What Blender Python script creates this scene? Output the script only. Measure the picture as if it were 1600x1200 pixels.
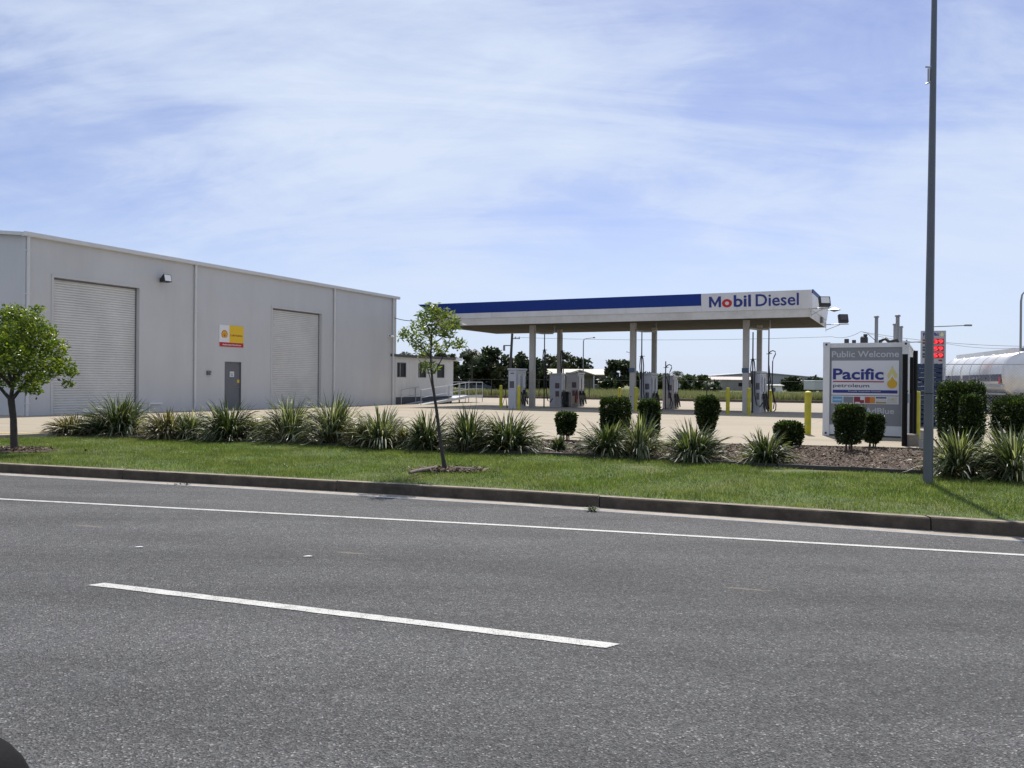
import bpy, bmesh, math, random
import numpy as np
from mathutils import Vector, Matrix

for o in list(bpy.data.objects):
    bpy.data.objects.remove(o)
scene = bpy.context.scene
col = scene.collection
rng = np.random.default_rng(7)
random.seed(7)
R = math.radians

# ------------------------------------------------------------------ camera
FPX = 1300.0
CAM_Z = 1.55
cd = bpy.data.cameras.new('camera'); cam = bpy.data.objects.new('camera', cd); col.objects.link(cam)
cd.sensor_fit = 'HORIZONTAL'; cd.sensor_width = 36.0; cd.lens = FPX / 1600 * 36
cd.clip_start = 0.05; cd.clip_end = 6000
CM = Matrix.Translation((0, 0, CAM_Z)) @ Matrix.Rotation(R(90 - 0.13), 4, 'X') @ Matrix.Rotation(R(0.5), 4, 'Z')
cam.matrix_world = CM
scene.camera = cam
scene.render.resolution_x = 1024; scene.render.resolution_y = 768

# ------------------------------------------------------------------ light
SUN_EL, SUN_AZ = R(54.5), R(12)          # azimuth measured from +Y towards +X
sdir = Vector((math.sin(SUN_AZ) * math.cos(SUN_EL), math.cos(SUN_AZ) * math.cos(SUN_EL), math.sin(SUN_EL)))
sl = bpy.data.lights.new('sun', 'SUN'); sl.energy = 5.0; sl.angle = R(0.6); sl.color = (1.0, 0.95, 0.88)
sun = bpy.data.objects.new('sun', sl); col.objects.link(sun)
sun.rotation_euler = sdir.to_track_quat('Z', 'Y').to_euler()
sun.location = (0, 0, 30)

w = bpy.data.worlds.new('World'); scene.world = w; w.use_nodes = True
nt = w.node_tree; nt.nodes.clear()
def N(nt, t, **k):
    n = nt.nodes.new(t)
    for a, b in k.items():
        if a.startswith('i_'):
            n.inputs[a[2:].replace('_', ' ')].default_value = b
        else:
            setattr(n, a, b)
    return n
def L(nt, a, b): nt.links.new(a, b)
def math_n(nt, op, a, b=None, clamp=False):
    n = nt.nodes.new('ShaderNodeMath'); n.operation = op; n.use_clamp = clamp
    for i, x in enumerate((a, b)):
        if x is None: continue
        if isinstance(x, (int, float)): n.inputs[i].default_value = x
        else: nt.links.new(x, n.inputs[i])
    return n.outputs[0]
def mixc(nt, fac, a, b, mode='MIX'):
    n = nt.nodes.new('ShaderNodeMix'); n.data_type = 'RGBA'; n.blend_type = mode
    for i, x in ((0, fac), (6, a), (7, b)):
        if isinstance(x, (int, float)): n.inputs[i].default_value = x
        elif isinstance(x, tuple): n.inputs[i].default_value = (*x[:3], 1)
        else: nt.links.new(x, n.inputs[i])
    return n.outputs[2]
def ramp(nt, fac, stops):
    n = nt.nodes.new('ShaderNodeValToRGB')
    el = n.color_ramp.elements
    while len(el) < len(stops): el.new(0.5)
    for e, (p, c) in zip(el, stops):
        e.position = p; e.color = (*c, 1) if isinstance(c, tuple) else (c, c, c, 1)
    nt.links.new(fac, n.inputs[0]); return n.outputs[0]

sky = N(nt, 'ShaderNodeTexSky', sky_type='NISHITA', sun_disc=False, sun_elevation=SUN_EL, sun_rotation=SUN_AZ,
        air_density=1.0, dust_density=0.25, ozone_density=2.0, altitude=0)
tc = N(nt, 'ShaderNodeTexCoord')
sx = N(nt, 'ShaderNodeSeparateXYZ'); L(nt, tc.outputs['Generated'], sx.inputs[0])
zz = math_n(nt, 'ADD', math_n(nt, 'MAXIMUM', sx.outputs[2], 0.0), 0.34)
cx = math_n(nt, 'DIVIDE', sx.outputs[0], zz); cy = math_n(nt, 'DIVIDE', sx.outputs[1], zz)
cv = N(nt, 'ShaderNodeCombineXYZ'); L(nt, cx, cv.inputs[0]); L(nt, cy, cv.inputs[1])
def cloud(loc, rot, scl, scale, det, rough, dist):
    mp = N(nt, 'ShaderNodeMapping'); mp.inputs['Location'].default_value = loc
    mp.inputs['Rotation'].default_value = (0, 0, R(rot)); mp.inputs['Scale'].default_value = scl
    L(nt, cv.outputs[0], mp.inputs[0])
    no = N(nt, 'ShaderNodeTexNoise', i_Scale=scale, i_Detail=det, i_Roughness=rough, i_Distortion=dist)
    L(nt, mp.outputs[0], no.inputs['Vector']); return no.outputs[0]
big = cloud((-8.8, -5.1, 0), 20, (0.8, 1.0, 1), 0.75, 3, 0.5, 0.6)
wisp = cloud((0.4, 7.2, 0), -28, (0.42, 1.5, 1), 2.0, 10, 0.64, 1.6)
puff = cloud((5.0, 2.0, 3.0), 20, (0.8, 1.2, 1), 4.0, 9, 0.62, 0.8)
fine = cloud((1.0, 4.0, 5.0), -15, (0.6, 1.6, 1), 12.0, 8, 0.62, 0.5)
msk = math_n(nt, 'ADD', math_n(nt, 'MULTIPLY', big, 0.52), math_n(nt, 'ADD', math_n(nt, 'MULTIPLY', wisp, 0.26), math_n(nt, 'ADD', math_n(nt, 'MULTIPLY', puff, 0.18), math_n(nt, 'MULTIPLY', fine, 0.07))))
msk = ramp(nt, msk, [(0.41, 0.02), (0.475, 0.24), (0.535, 0.62), (0.61, 0.92)])
msk = math_n(nt, 'MULTIPLY', msk, math_n(nt, 'ADD', 0.45, math_n(nt, 'MULTIPLY', math_n(nt, 'MULTIPLY', math_n(nt, 'MAXIMUM', sx.outputs[2], 0.0), 5.0, True), 0.55)))   # cloud thins out low down
hz_ = math_n(nt, 'MULTIPLY', math_n(nt, 'SUBTRACT', 1.0, math_n(nt, 'MULTIPLY', math_n(nt, 'MAXIMUM', sx.outputs[2], 0.0), 5.5), True), 0.75)   # haze thickens evenly towards the horizon
CLOUD = (6.7, 7.6, 9.1)
skyc = mixc(nt, 1.0, sky.outputs[0], (1.14, 0.98, 1.10), 'MULTIPLY')
cl = mixc(nt, msk, mixc(nt, hz_, skyc, (4.3, 6.2, 9.0)), CLOUD)
bg = N(nt, 'ShaderNodeBackground'); bg.inputs['Strength'].default_value = 0.098
L(nt, cl, bg.inputs['Color'])
out = N(nt, 'ShaderNodeOutputWorld'); L(nt, bg.outputs[0], out.inputs[0])

scene.view_settings.view_transform = 'Standard'; scene.view_settings.look = 'None'
scene.view_settings.exposure = 0.12; scene.view_settings.gamma = 1.0
scene.view_settings.use_curve_mapping = False

# ------------------------------------------------------------------ survey helpers (photo pixel at a known height or distance -> place in metres)
RM = np.array(CM.to_3x3())
def ray(px, py): return RM @ np.array([(px - 800) / FPX, (600 - py) / FPX, -1.0])
def gp(px, py, z=0.0):
    d = ray(px, py); t = (z - CAM_Z) / d[2]; return np.array([0, 0, CAM_Z]) + d * t
TH = R(25.5)
U = np.array([math.cos(TH), -math.sin(TH)]); V = np.array([math.sin(TH), math.cos(TH)])
def padz(x, y): return 0.27 - 0.0085 * np.clip(V[0] * x + V[1] * y - 17.0, -1.0, 31.0)
def gpl(px, py):
    z = 0.2
    for _ in range(12):
        p = gp(px, py, z); z = float(padz(p[0], p[1]))
    return np.array([p[0], p[1], z])
def dp(px, py, Y):
    d = ray(px, py); return np.array([0, 0, CAM_Z]) + d * (Y / d[1])

# ------------------------------------------------------------------ materials
MATS = {}
def mat(name, base=(0.5, 0.5, 0.5), rough=0.6, metal=0.0, spec=0.5, var=0.0, vscale=3.0, bump=0.0, bscale=40.0, dirt=None, dscale=0.8, emit=None, estr=0.0, island=0.0, streak=None):
    if name in MATS: return MATS[name]
    m = bpy.data.materials.new(name); m.use_nodes = True; t = m.node_tree
    b = t.nodes['Principled BSDF']
    b.inputs['Roughness'].default_value = rough; b.inputs['Metallic'].default_value = metal
    b.inputs['Specular IOR Level'].default_value = spec
    b.inputs['Base Color'].default_value = (*base, 1)
    c = None
    tcn = N(t, 'ShaderNodeTexCoord')
    if var > 0 or dirt:
        c = N(t, 'ShaderNodeRGB').outputs[0]; c.default_value = (*base, 1)
    if var > 0:
        no = N(t, 'ShaderNodeTexNoise', i_Scale=vscale, i_Detail=6.0, i_Roughness=0.65)
        L(t, tcn.outputs['Object'], no.inputs['Vector'])
        hi = tuple(min(1, x * (1 + var)) for x in base); lo = tuple(x * (1 - var) for x in base)
        c = ramp(t, no.outputs[0], [(0.3, lo), (0.7, hi)])
    if dirt:
        no = N(t, 'ShaderNodeTexNoise', i_Scale=dscale, i_Detail=7.0, i_Roughness=0.7)
        mp = N(t, 'ShaderNodeMapping'); mp.inputs['Scale'].default_value = streak or (1, 1, 1)
        L(t, tcn.outputs['Object'], mp.inputs[0]); L(t, mp.outputs[0], no.inputs['Vector'])
        f = ramp(t, no.outputs[0], [(0.45, 0.0), (0.75, 0.75)])
        c = mixc(t, f, c, dirt)
    if island > 0:
        g = N(t, 'ShaderNodeNewGeometry')
        f = math_n(t, 'ADD', math_n(t, 'MULTIPLY', g.outputs['Random Per Island'], 2 * island), 1 - island)
        if c is None:
            c = N(t, 'ShaderNodeRGB').outputs[0]; c.default_value = (*base, 1)
        cc = N(t, 'ShaderNodeCombineColor'); [L(t, f, cc.inputs[i]) for i in range(3)]
        c = mixc(t, 1.0, c, cc.outputs[0], 'MULTIPLY')
    if c is not None: L(t, c, b.inputs['Base Color'])
    if bump > 0:
        no = N(t, 'ShaderNodeTexNoise', i_Scale=bscale, i_Detail=5.0)
        L(t, tcn.outputs['Object'], no.inputs['Vector'])
        bp = N(t, 'ShaderNodeBump', i_Strength=bump, i_Distance=0.01); L(t, no.outputs[0], bp.inputs['Height'])
        L(t, bp.outputs[0], b.inputs['Normal'])
    if emit:
        b.inputs['Emission Color'].default_value = (*emit, 1); b.inputs['Emission Strength'].default_value = estr
    MATS[name] = m; return m

def leaf_mat(name, c1, c2, c3=None, trans=0.35, rough=0.45, pale=None, pale_at=0.8, patch=None, hi_at=0.9):
    """leaves: colour differs from leaf to leaf, light passes through"""
    if name in MATS: return MATS[name]
    m = bpy.data.materials.new(name); m.use_nodes = True; t = m.node_tree
    b = t.nodes['Principled BSDF']; b.inputs['Roughness'].default_value = rough
    b.inputs['Specular IOR Level'].default_value = 0.4
    g = N(t, 'ShaderNodeNewGeometry')
    st = [(0.0, c1), (0.55, c2)]
    if c3: st.append((hi_at, c3))
    if pale: st += [(pale_at, pale)]
    st.sort(key=lambda s: s[0])
    c = ramp(t, g.outputs['Random Per Island'], st)
    if patch:
        tcn = N(t, 'ShaderNodeTexCoord'); no = N(t, 'ShaderNodeTexNoise', i_Scale=patch[1], i_Detail=6.0, i_Roughness=0.7); L(t, tcn.outputs['Object'], no.inputs['Vector'])
        c = mixc(t, ramp(t, no.outputs[0], [(0.46, 0.0), (0.70, 0.75)]), c, patch[0])
        no2 = N(t, 'ShaderNodeTexNoise', i_Scale=patch[1] * 4, i_Detail=4.0); L(t, tcn.outputs['Object'], no2.inputs['Vector'])
        c = mixc(t, 1.0, c, ramp(t, no2.outputs[0], [(0.3, 0.68), (0.7, 1.25)]), 'MULTIPLY')
    L(t, c, b.inputs['Base Color'])
    tr = N(t, 'ShaderNodeBsdfTranslucent'); c2n = mixc(t, 1.0, c, (1.25, 1.35, 0.6), 'MULTIPLY'); L(t, c2n, tr.inputs[0])
    ms = N(t, 'ShaderNodeMixShader'); ms.inputs[0].default_value = trans
    L(t, b.outputs[0], ms.inputs[1]); L(t, tr.outputs[0], ms.inputs[2])
    L(t, ms.outputs[0], t.nodes['Material Output'].inputs[0])
    MATS[name] = m; return m

# ------------------------------------------------------------------ mesh helpers
class MB:
    def __init__(s): s.v = []; s.f = []; s.sm = []
    def add(s, vs, fs, smooth=False):
        o = len(s.v); s.v += [tuple(map(float, q)) for q in vs]; s.f += [tuple(i + o for i in f) for f in fs]; s.sm += [smooth] * len(fs); return s
    def box(s, x0, x1, y0, y1, z0, z1, rz=0.0, c=(0, 0)):
        vs = [(x, y, z) for x in (x0, x1) for y in (y0, y1) for z in (z0, z1)]
        if rz:
            ca, sa = math.cos(rz), math.sin(rz)
            vs = [(c[0] + (x - c[0]) * ca - (y - c[1]) * sa, c[1] + (x - c[0]) * sa + (y - c[1]) * ca, z) for x, y, z in vs]
        return s.add(vs, [(0, 1, 3, 2), (4, 6, 7, 5), (0, 4, 5, 1), (2, 3, 7, 6), (0, 2, 6, 4), (1, 5, 7, 3)])
    def cbox(s, cx, cy, cz, sx, sy, sz, rz=0.0):
        return s.box(cx - sx / 2, cx + sx / 2, cy - sy / 2, cy + sy / 2, cz - sz / 2, cz + sz / 2, rz, (cx, cy))
    def rbox(s, x0, x1, y0, y1, z0, z1, r=0.02):
        """box with chamfered vertical and top edges"""
        def ring(i, z):
            a, b, c_, d = x0 + i, x1 - i, y0 + i, y1 - i
            q = max(r - i, 0.0005)
            return [(a + q, c_, z), (b - q, c_, z), (b, c_ + q, z), (b, d - q, z), (b - q, d, z), (a + q, d, z), (a, d - q, z), (a, c_ + q, z)]
        vs = ring(0, z0) + ring(0, z1 - r) + ring(r * .98, z1)
        fs = [tuple(range(7, -1, -1)), tuple(range(16, 24))]
        for k in (0, 8):
            for i in range(8): fs.append((k + i, k + (i + 1) % 8, k + 8 + (i + 1) % 8, k + 8 + i))
        return s.add(vs, fs)
    def tube(s, pts, r, seg=8, cap=True, smooth=True):
        pts = [Vector(p) for p in pts]; n = len(pts)
        rr = r if isinstance(r, (list, tuple)) else [r] * n
        vs = []; fs = []
        ref = None
        for i, p in enumerate(pts):
            d = (pts[min(i + 1, n - 1)] - pts[max(i - 1, 0)])
            d = d.normalized() if d.length > 1e-9 else Vector((0, 0, 1))
            if ref is None: ref = Vector((0, 0, 1)) if abs(d.z) < 0.9 else Vector((1, 0, 0))
            a = d.cross(ref).normalized(); b = d.cross(a).normalized(); ref = -b if False else ref
            if abs(d.dot(ref)) > 0.98: ref = Vector((1, 0, 0)) if abs(d.x) < .8 else Vector((0, 1, 0)); a = d.cross(ref).normalized(); b = d.cross(a).normalized()
            for k in range(seg):
                t = 2 * math.pi * k / seg
                vs.append(p + (a * math.cos(t) + b * math.sin(t)) * rr[i])
        for i in range(n - 1):
            for k in range(seg):
                fs.append((i * seg + k, i * seg + (k + 1) % seg, (i + 1) * seg + (k + 1) % seg, (i + 1) * seg + k))
        s.add(vs, fs, smooth)
        if cap:
            s.add(vs[:seg], [tuple(range(seg))[::-1]]); s.add(vs[-seg:], [tuple(range(seg))])
        return s
    def prism_y(s, poly, y0, y1):
        """polygon in x,z pushed along y"""
        n = len(poly)
        vs = [(x, y0, z) for x, z in poly] + [(x, y1, z) for x, z in poly]
        fs = [tuple(range(n))[::-1], tuple(range(n, 2 * n))] + [(i, (i + 1) % n, n + (i + 1) % n, n + i) for i in range(n)]
        return s.add(vs, fs)
    def prism_x(s, poly, x0, x1):
        n = len(poly)
        vs = [(x0, y, z) for y, z in poly] + [(x1, y, z) for y, z in poly]
        fs = [tuple(range(n)), tuple(range(n, 2 * n))[::-1]] + [(i, (i + 1) % n, n + (i + 1) % n, n + i) for i in range(n)]
        return s.add(vs, fs)
    def mesh(s, name):
        me = bpy.data.meshes.new(name); me.from_pydata(s.v, [], s.f)
        me.polygons.foreach_set('use_smooth', s.sm)
        bm = bmesh.new(); bm.from_mesh(me); bmesh.ops.recalc_face_normals(bm, faces=bm.faces); bm.to_mesh(me); bm.free()
        me.update(); return me
    def build(s, name, m, parent=None, loc=None):
        return link(name, s.mesh(name), m, parent, loc)
def link(name, me, m, parent=None, loc=None):
    if m is not None and not me.materials: me.materials.append(m)
    o = bpy.data.objects.new(name, me); col.objects.link(o)
    if parent is not None: o.parent = parent
    if loc is not None: o.location = tuple(loc)
    return o
def tag(o, label=None, cat=None, group=None, kind=None):
    if label: o['label'] = label
    if cat: o['category'] = cat
    if group: o['group'] = group
    if kind: o['kind'] = kind
    return o
def thing(name, label, cat, loc=(0, 0, 0), rz=0.0, group=None):
    o = bpy.data.objects.new(name, None); col.objects.link(o); o.empty_display_size = 0.2
    o.location = tuple(map(float, loc)); o.rotation_euler = (0, 0, rz)
    return tag(o, label, cat, group)
def copy_tree(o, parent=None):
    c = o.copy(); col.objects.link(c)
    if parent is not None: c.parent = parent
    for ch in list(o.children): copy_tree(ch, c)
    return c
def fast_mesh(name, verts, faces_n, k, smooth=False):
    """verts (N,3); faces are consecutive k-gons given as index array (F,k)"""
    me = bpy.data.meshes.new(name); F = len(faces_n)
    me.vertices.add(len(verts)); me.vertices.foreach_set('co', np.ascontiguousarray(verts, dtype=np.float32).ravel())
    me.loops.add(F * k); me.loops.foreach_set('vertex_index', np.ascontiguousarray(faces_n, dtype=np.int32).ravel())
    me.polygons.add(F); me.polygons.foreach_set('loop_start', np.arange(0, F * k, k, dtype=np.int32))
    me.polygons.foreach_set('use_smooth', np.full(F, smooth))
    me.update(calc_edges=True); return me
def text_into(s, x0, z0, W, H, y, m, parent, name='lettering', bold=0.0, depth=0.004, xspread=None, descend=False):
    """lettering as thin raised letters on a local XZ face looking towards -Y; W x H is the box it fills"""
    cu = bpy.data.curves.new('t', 'FONT'); cu.body = s; cu.size = 1.0; cu.extrude = 0.01; cu.offset = bold; cu.resolution_u = 3
    if xspread: cu.space_character = xspread
    ob = bpy.data.objects.new('t', cu); col.objects.link(ob)
    dg = bpy.context.evaluated_depsgraph_get(); dg.update()
    me = bpy.data.meshes.new_from_object(ob.evaluated_get(dg))
    bpy.data.objects.remove(ob); bpy.data.curves.remove(cu)
    n = len(me.vertices); a = np.zeros(n * 3, dtype=np.float32); me.vertices.foreach_get('co', a); a = a.reshape(-1, 3)
    lo = a.min(0); hi = a.max(0); sp = hi - lo
    b = np.zeros_like(a)
    b[:, 0] = x0 + (a[:, 0] - lo[0]) / sp[0] * W
    b[:, 2] = z0 + (a[:, 1] - lo[1]) / sp[1] * H
    b[:, 1] = y - (a[:, 2] - lo[2]) / sp[2] * depth
    me.vertices.foreach_set('co', b.ravel()); me.update(); me.name = name
    me.materials.clear()
    return link(name, me, m, parent)

def leaves(name, P, size, aspect, m, parent, up=0.3, jitter=0.4, dirs=None, rg=rng):
    """a kite-shaped, slightly folded leaf at each point"""
    n = len(P)
    d = rg.normal(size=(n, 3)); d[:, 2] = d[:, 2] * 0.6 + up
    if dirs is not None: d = d * 0.6 + dirs
    d /= np.linalg.norm(d, axis=1)[:, None] + 1e-9
    q = rg.normal(size=(n, 3)); s = np.cross(d, q); s /= np.linalg.norm(s, axis=1)[:, None] + 1e-9
    nrm = np.cross(d, s)
    Ls = size * (1 + jitter * rg.uniform(-1, 1, n))[:, None]
    base = P; tip = P + d * Ls; mid = P + d * Ls * 0.5
    a = mid + s * Ls * aspect * 0.5 + nrm * Ls * 0.06; b = mid - s * Ls * aspect * 0.5 + nrm * Ls * 0.06
    vs = np.stack([base, a, tip, b], 1).reshape(-1, 3)
    fs = np.arange(n * 4).reshape(n, 4)
    return link(name, fast_mesh(name, vs, fs, 4), m, parent)

def loft(name, xs, fa, fb, za, zb, n, m, parent=None, noise=0.0, ns=0.8):
    """ground sheet between two lines y = fa(x) and y = fb(x)"""
    xs = np.asarray(xs, float); nx = len(xs)
    t = np.linspace(0, 1, n + 1)
    ya = fa(xs); yb = fb(xs)
    X = np.repeat(xs[:, None], n + 1, 1); Y = ya[:, None] * (1 - t) + yb[:, None] * t
    A = za(xs, ya) if callable(za) else np.full(nx, za); B = zb(xs, yb) if callable(zb) else np.full(nx, zb)
    Z = A[:, None] * (1 - t) + B[:, None] * t
    if noise:
        w_ = np.sin(np.pi * t)[None, :]
        Z = Z + noise * w_ * (np.sin(X * 2.1 * ns + 1.3 * Y) + np.sin(Y * 3.7 * ns - X * 1.1 + 2) * .7 + rng.normal(size=X.shape) * .3)
    vs = np.stack([X, Y, Z], -1).reshape(-1, 3)
    i = np.arange(nx - 1)[:, None] * (n + 1) + np.arange(n)[None, :]
    fs = np.stack([i, i + n + 1, i + n + 2, i + 1], -1).reshape(-1, 4)
    return link(name, fast_mesh(name, vs, fs, 4, True), m, parent)
def pl(pts):
    p = np.array(sorted(pts)); return lambda x: np.interp(x, p[:, 0], p[:, 1])

# ------------------------------------------------------------------ ground
YK = pl([(-200, 76), (-60, 30.5), (-8.37, 13.62), (-3.71, 12.1), (0, 10.80), (2.96, 9.57), (5.29, 8.57), (60, -15), (200, -75)])
YKB = lambda x: YK(x) + 0.155
EDGE = [(-200, 95), (-60, 36), (-20, 20.6), (-14, 18.5), (-11.3, 18.4), (-10.5, 19.2), (-8.5, 18.8), (-5.5, 17.9), (0, 15.6), (2.3, 14.7), (4.1, 13.55), (6.25, 12.65), (7.4, 12.05), (15, 8.6), (60, -11), (200, -70)]
YE = pl(EDGE)
YP = pl([q for q in EDGE if q[0] < -10.6] + [(-10.5, 19.25), (-9, 19.95), (0.44, 18.76), (5.55, 18.0), (8.32, 17.41), (15, 14.6), (60, -5), (200, -65)])
YB = pl([(-200, 120), (-60, 97), (-12, 83), (1, 80), (18, 71.5), (26, 69.5), (70, 58), (200, 30)])
XS = np.unique(np.concatenate([np.linspace(-200, -30, 18), np.linspace(-30, -15, 16), np.linspace(-15, 16, 125), np.linspace(16, 60, 23), np.linspace(60, 200, 15)]))

# asphalt with stones, worn wheel paths and a few tan smears
m = bpy.data.materials.new('asphalt'); m.use_nodes = True; t = m.node_tree; MATS['asphalt'] = m
b = t.nodes['Principled BSDF']; tcn = N(t, 'ShaderNodeTexCoord'); OB = tcn.outputs['Object']
vo = N(t, 'ShaderNodeTexVoronoi', i_Scale=112.0, i_Randomness=1.0); L(t, OB, vo.inputs['Vector'])
sepc = N(t, 'ShaderNodeSeparateColor'); L(t, vo.outputs['Color'], sepc.inputs[0])
stone = ramp(t, sepc.outputs[0], [(0.0, (0.008, 0.008, 0.008)), (0.25, (0.035, 0.036, 0.036)), (0.5, (0.060, 0.061, 0.060)), (0.82, (0.092, 0.093, 0.090)), (0.95, (0.14, 0.139, 0.132)), (1.0, (0.30, 0.29, 0.27))])
n1 = N(t, 'ShaderNodeTexNoise', i_Scale=300.0, i_Detail=3.0); L(t, OB, n1.inputs['Vector'])
c = mixc(t, 0.28, stone, ramp(t, n1.outputs[0], [(0.3, (0.030, 0.030, 0.030)), (0.7, (0.105, 0.105, 0.103))]))
n2 = N(t, 'ShaderNodeTexNoise', i_Scale=0.5, i_Detail=6.0, i_Roughness=0.6)
mp = N(t, 'ShaderNodeMapping'); mp.inputs['Rotation'].default_value = (0, 0, R(19)); mp.inputs['Scale'].default_value = (0.25, 1.6, 1)
L(t, OB, mp.inputs[0]); L(t, mp.outputs[0], n2.inputs['Vector'])
c = mixc(t, ramp(t, n2.outputs[0], [(0.38, 0.0), (0.60, 1.0)]), c, mixc(t, 1.0, c, (1.50, 1.50, 1.52), 'MULTIPLY'))
n4 = N(t, 'ShaderNodeTexNoise', i_Scale=0.9, i_Detail=7.0, i_Roughness=0.65); L(t, OB, n4.inputs['Vector'])
c = mixc(t, ramp(t, n4.outputs[0], [(0.45, 0.0), (0.7, 0.7)]), c, mixc(t, 1.0, c, (0.74, 0.73, 0.70), 'MULTIPLY'))
sepw = N(t, 'ShaderNodeSeparateXYZ'); L(t, OB, sepw.inputs[0])
acr = math_n(t, 'ADD', sepw.outputs[1], math_n(t, 'MULTIPLY', sepw.outputs[0], 0.345))
acr = math_n(t, 'ADD', acr, math_n(t, 'MULTIPLY', n4.outputs[0], 0.7))
for wc_, ww_ in ((7.0, .38), (8.6, .36), (3.4, .4), (5.0, .36)):
    dd_ = math_n(t, 'ABSOLUTE', math_n(t, 'SUBTRACT', acr, wc_ + .35))
    c = mixc(t, ramp(t, math_n(t, 'DIVIDE', dd_, ww_ * 2), [(0.15, 0.42), (0.62, 0.0)]), c, mixc(t, 1.0, c, (0.70, 0.70, 0.71), 'MULTIPLY'))
vd = N(t, 'ShaderNodeTexVoronoi', i_Scale=1.7); L(t, OB, vd.inputs['Vector'])
c = mixc(t, ramp(t, vd.outputs['Distance'], [(0.03, 0.45), (0.075, 0.0)]), c, (0.03, 0.03, 0.031))
n3 = N(t, 'ShaderNodeTexNoise', i_Scale=14.0, i_Detail=4.0); L(t, OB, n3.inputs['Vector'])
c = mixc(t, 0.5, c, mixc(t, 1.0, c, ramp(t, n3.outputs[0], [(0.3, 0.72), (0.7, 1.28)]), 'MULTIPLY'))
for (px, py, hx, hy) in ((138, 822, 0.42, 0.07), (550, 864, 0.40, 0.06), (1165, 920, 0.36, 0.05)):
    p = gp(px, py)
    mp = N(t, 'ShaderNodeMapping', vector_type='TEXTURE'); mp.inputs['Location'].default_value = (p[0], p[1], 0); mp.inputs['Rotation'].default_value = (0, 0, R(-19)); mp.inputs['Scale'].default_value = (hx, hy, 1)
    L(t, OB, mp.inputs[0]); ln = N(t, 'ShaderNodeVectorMath', operation='LENGTH'); L(t, mp.outputs[0], ln.inputs[0])
    f = math_n(t, 'ADD', ln.outputs['Value'], math_n(t, 'MULTIPLY', n3.outputs[0], 0.9))
    c = mixc(t, ramp(t, f, [(0.7, 0.55), (1.45, 0.0)]), c, (0.25, 0.20, 0.14))
L(t, c, b.inputs['Base Color']); b.inputs['Roughness'].default_value = 0.82; b.inputs['Specular IOR Level'].default_value = 0.4
bp = N(t, 'ShaderNodeBump', i_Strength=1.0, i_Distance=0.008); L(t, vo.outputs['Distance'], bp.inputs['Height']); L(t, bp.outputs[0], b.inputs['Normal'])

road = tag(loft('road', XS, lambda x: YK(x) - 60, lambda x: YK(x) - 0.30, 0.0, 0.0, 6, m), kind='structure')
# paint, worn through to the stones
m = bpy.data.materials.new('road_paint'); m.use_nodes = True; t = m.node_tree; MATS['road_paint'] = m
b = t.nodes['Principled BSDF']; tcn = N(t, 'ShaderNodeTexCoord')
n1 = N(t, 'ShaderNodeTexNoise', i_Scale=130.0, i_Detail=3.0); L(t, tcn.outputs['Object'], n1.inputs['Vector'])
n2 = N(t, 'ShaderNodeTexNoise', i_Scale=7.0, i_Detail=4.0); L(t, tcn.outputs['Object'], n2.inputs['Vector'])
f = math_n(t, 'ADD', math_n(t, 'MULTIPLY', n1.outputs[0], 0.7), math_n(t, 'MULTIPLY', n2.outputs[0], 0.3))
L(t, ramp(t, f, [(0.38, (0.13, 0.13, 0.12)), (0.45, (0.43, 0.43, 0.40)), (0.6, (0.53, 0.53, 0.50))]), b.inputs['Base Color']); b.inputs['Roughness'].default_value = 0.7
eo = gp(150, 913); ee = gp(958, 1010)
d = (ee - eo)[:2]; d /= np.linalg.norm(d)
bm_ = MB(); nn = np.array([-d[1], d[0]]); hw = 0.052
K = 60; vs = []; fs = []
for i in range(K + 1):
    for s in (-1, 1):
        e = np.array(eo[:2]) * (1 - i / K) + np.array(ee[:2]) * i / K + nn * s * (hw + random.uniform(-.004, .004)) + (d * (-.03 if s < 0 else .03) if i in (0, K) else 0)
        vs.append((e[0], e[1], 0.004))
    if i: fs.append((2 * i - 2, 2 * i - 1, 2 * i + 1, 2 * i))
bm_.add(vs, fs).build('centre_dash', m, road)
YL = pl([(-200, 94), (-60, 33.6), (-6.52, 10.61), (0, 8.97), (4.72, 7.64), (60, -9.7), (200, -52)])
loft('edge_line', XS, lambda x: YL(x) - 0.042, lambda x: YL(x) + 0.042, 0.004, 0.004, 1, m, road)
m_conc = mat('kerb_concrete', (0.34, 0.30, 0.25), 0.85, var=0.22, vscale=6, bump=0.3, bscale=90, dirt=(0.12, 0.10, 0.08), dscale=2.2)
tag(loft('gutter', XS, lambda x: YK(x) - 0.30, lambda x: YK(x) + 0.02, 0.003, 0.0, 2, m_conc), kind='structure')

m_kerb_shaded = mat('kerb_stone', (0.085, 0.070, 0.054), 0.92, spec=.2, var=0.35, vscale=5, bump=0.4, bscale=70, dirt=(0.04, 0.034, 0.028), dscale=3.0)  # base colour darkened to stand for the shade on the kerb face
m_kerb_sunlit = mat('kerb_top_sunlit', (0.25, 0.21, 0.16), 0.9, var=0.3, vscale=7, bump=0.4, bscale=70, dirt=(0.12, 0.10, 0.07), dscale=4.0)  # paler strip colour stands for sunlight on the kerb top
kerb = tag(thing('kerb', None, None, (0, 0, 0)), kind='structure')
cuts = [-200, -60, -31, -24, -16.8, -13.2, -9.6, -6.0, -2.45, 1.1, 4.5, 8.0, 11.6, 15.2, 30, 60, 200]
prof = [(-0.012, -0.02), (-0.010, 0.0), (-0.002, 0.103), (0.008, 0.127), (0.026, 0.136), (0.150, 0.138), (0.155, 0.132), (0.155, -0.02)]
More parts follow.
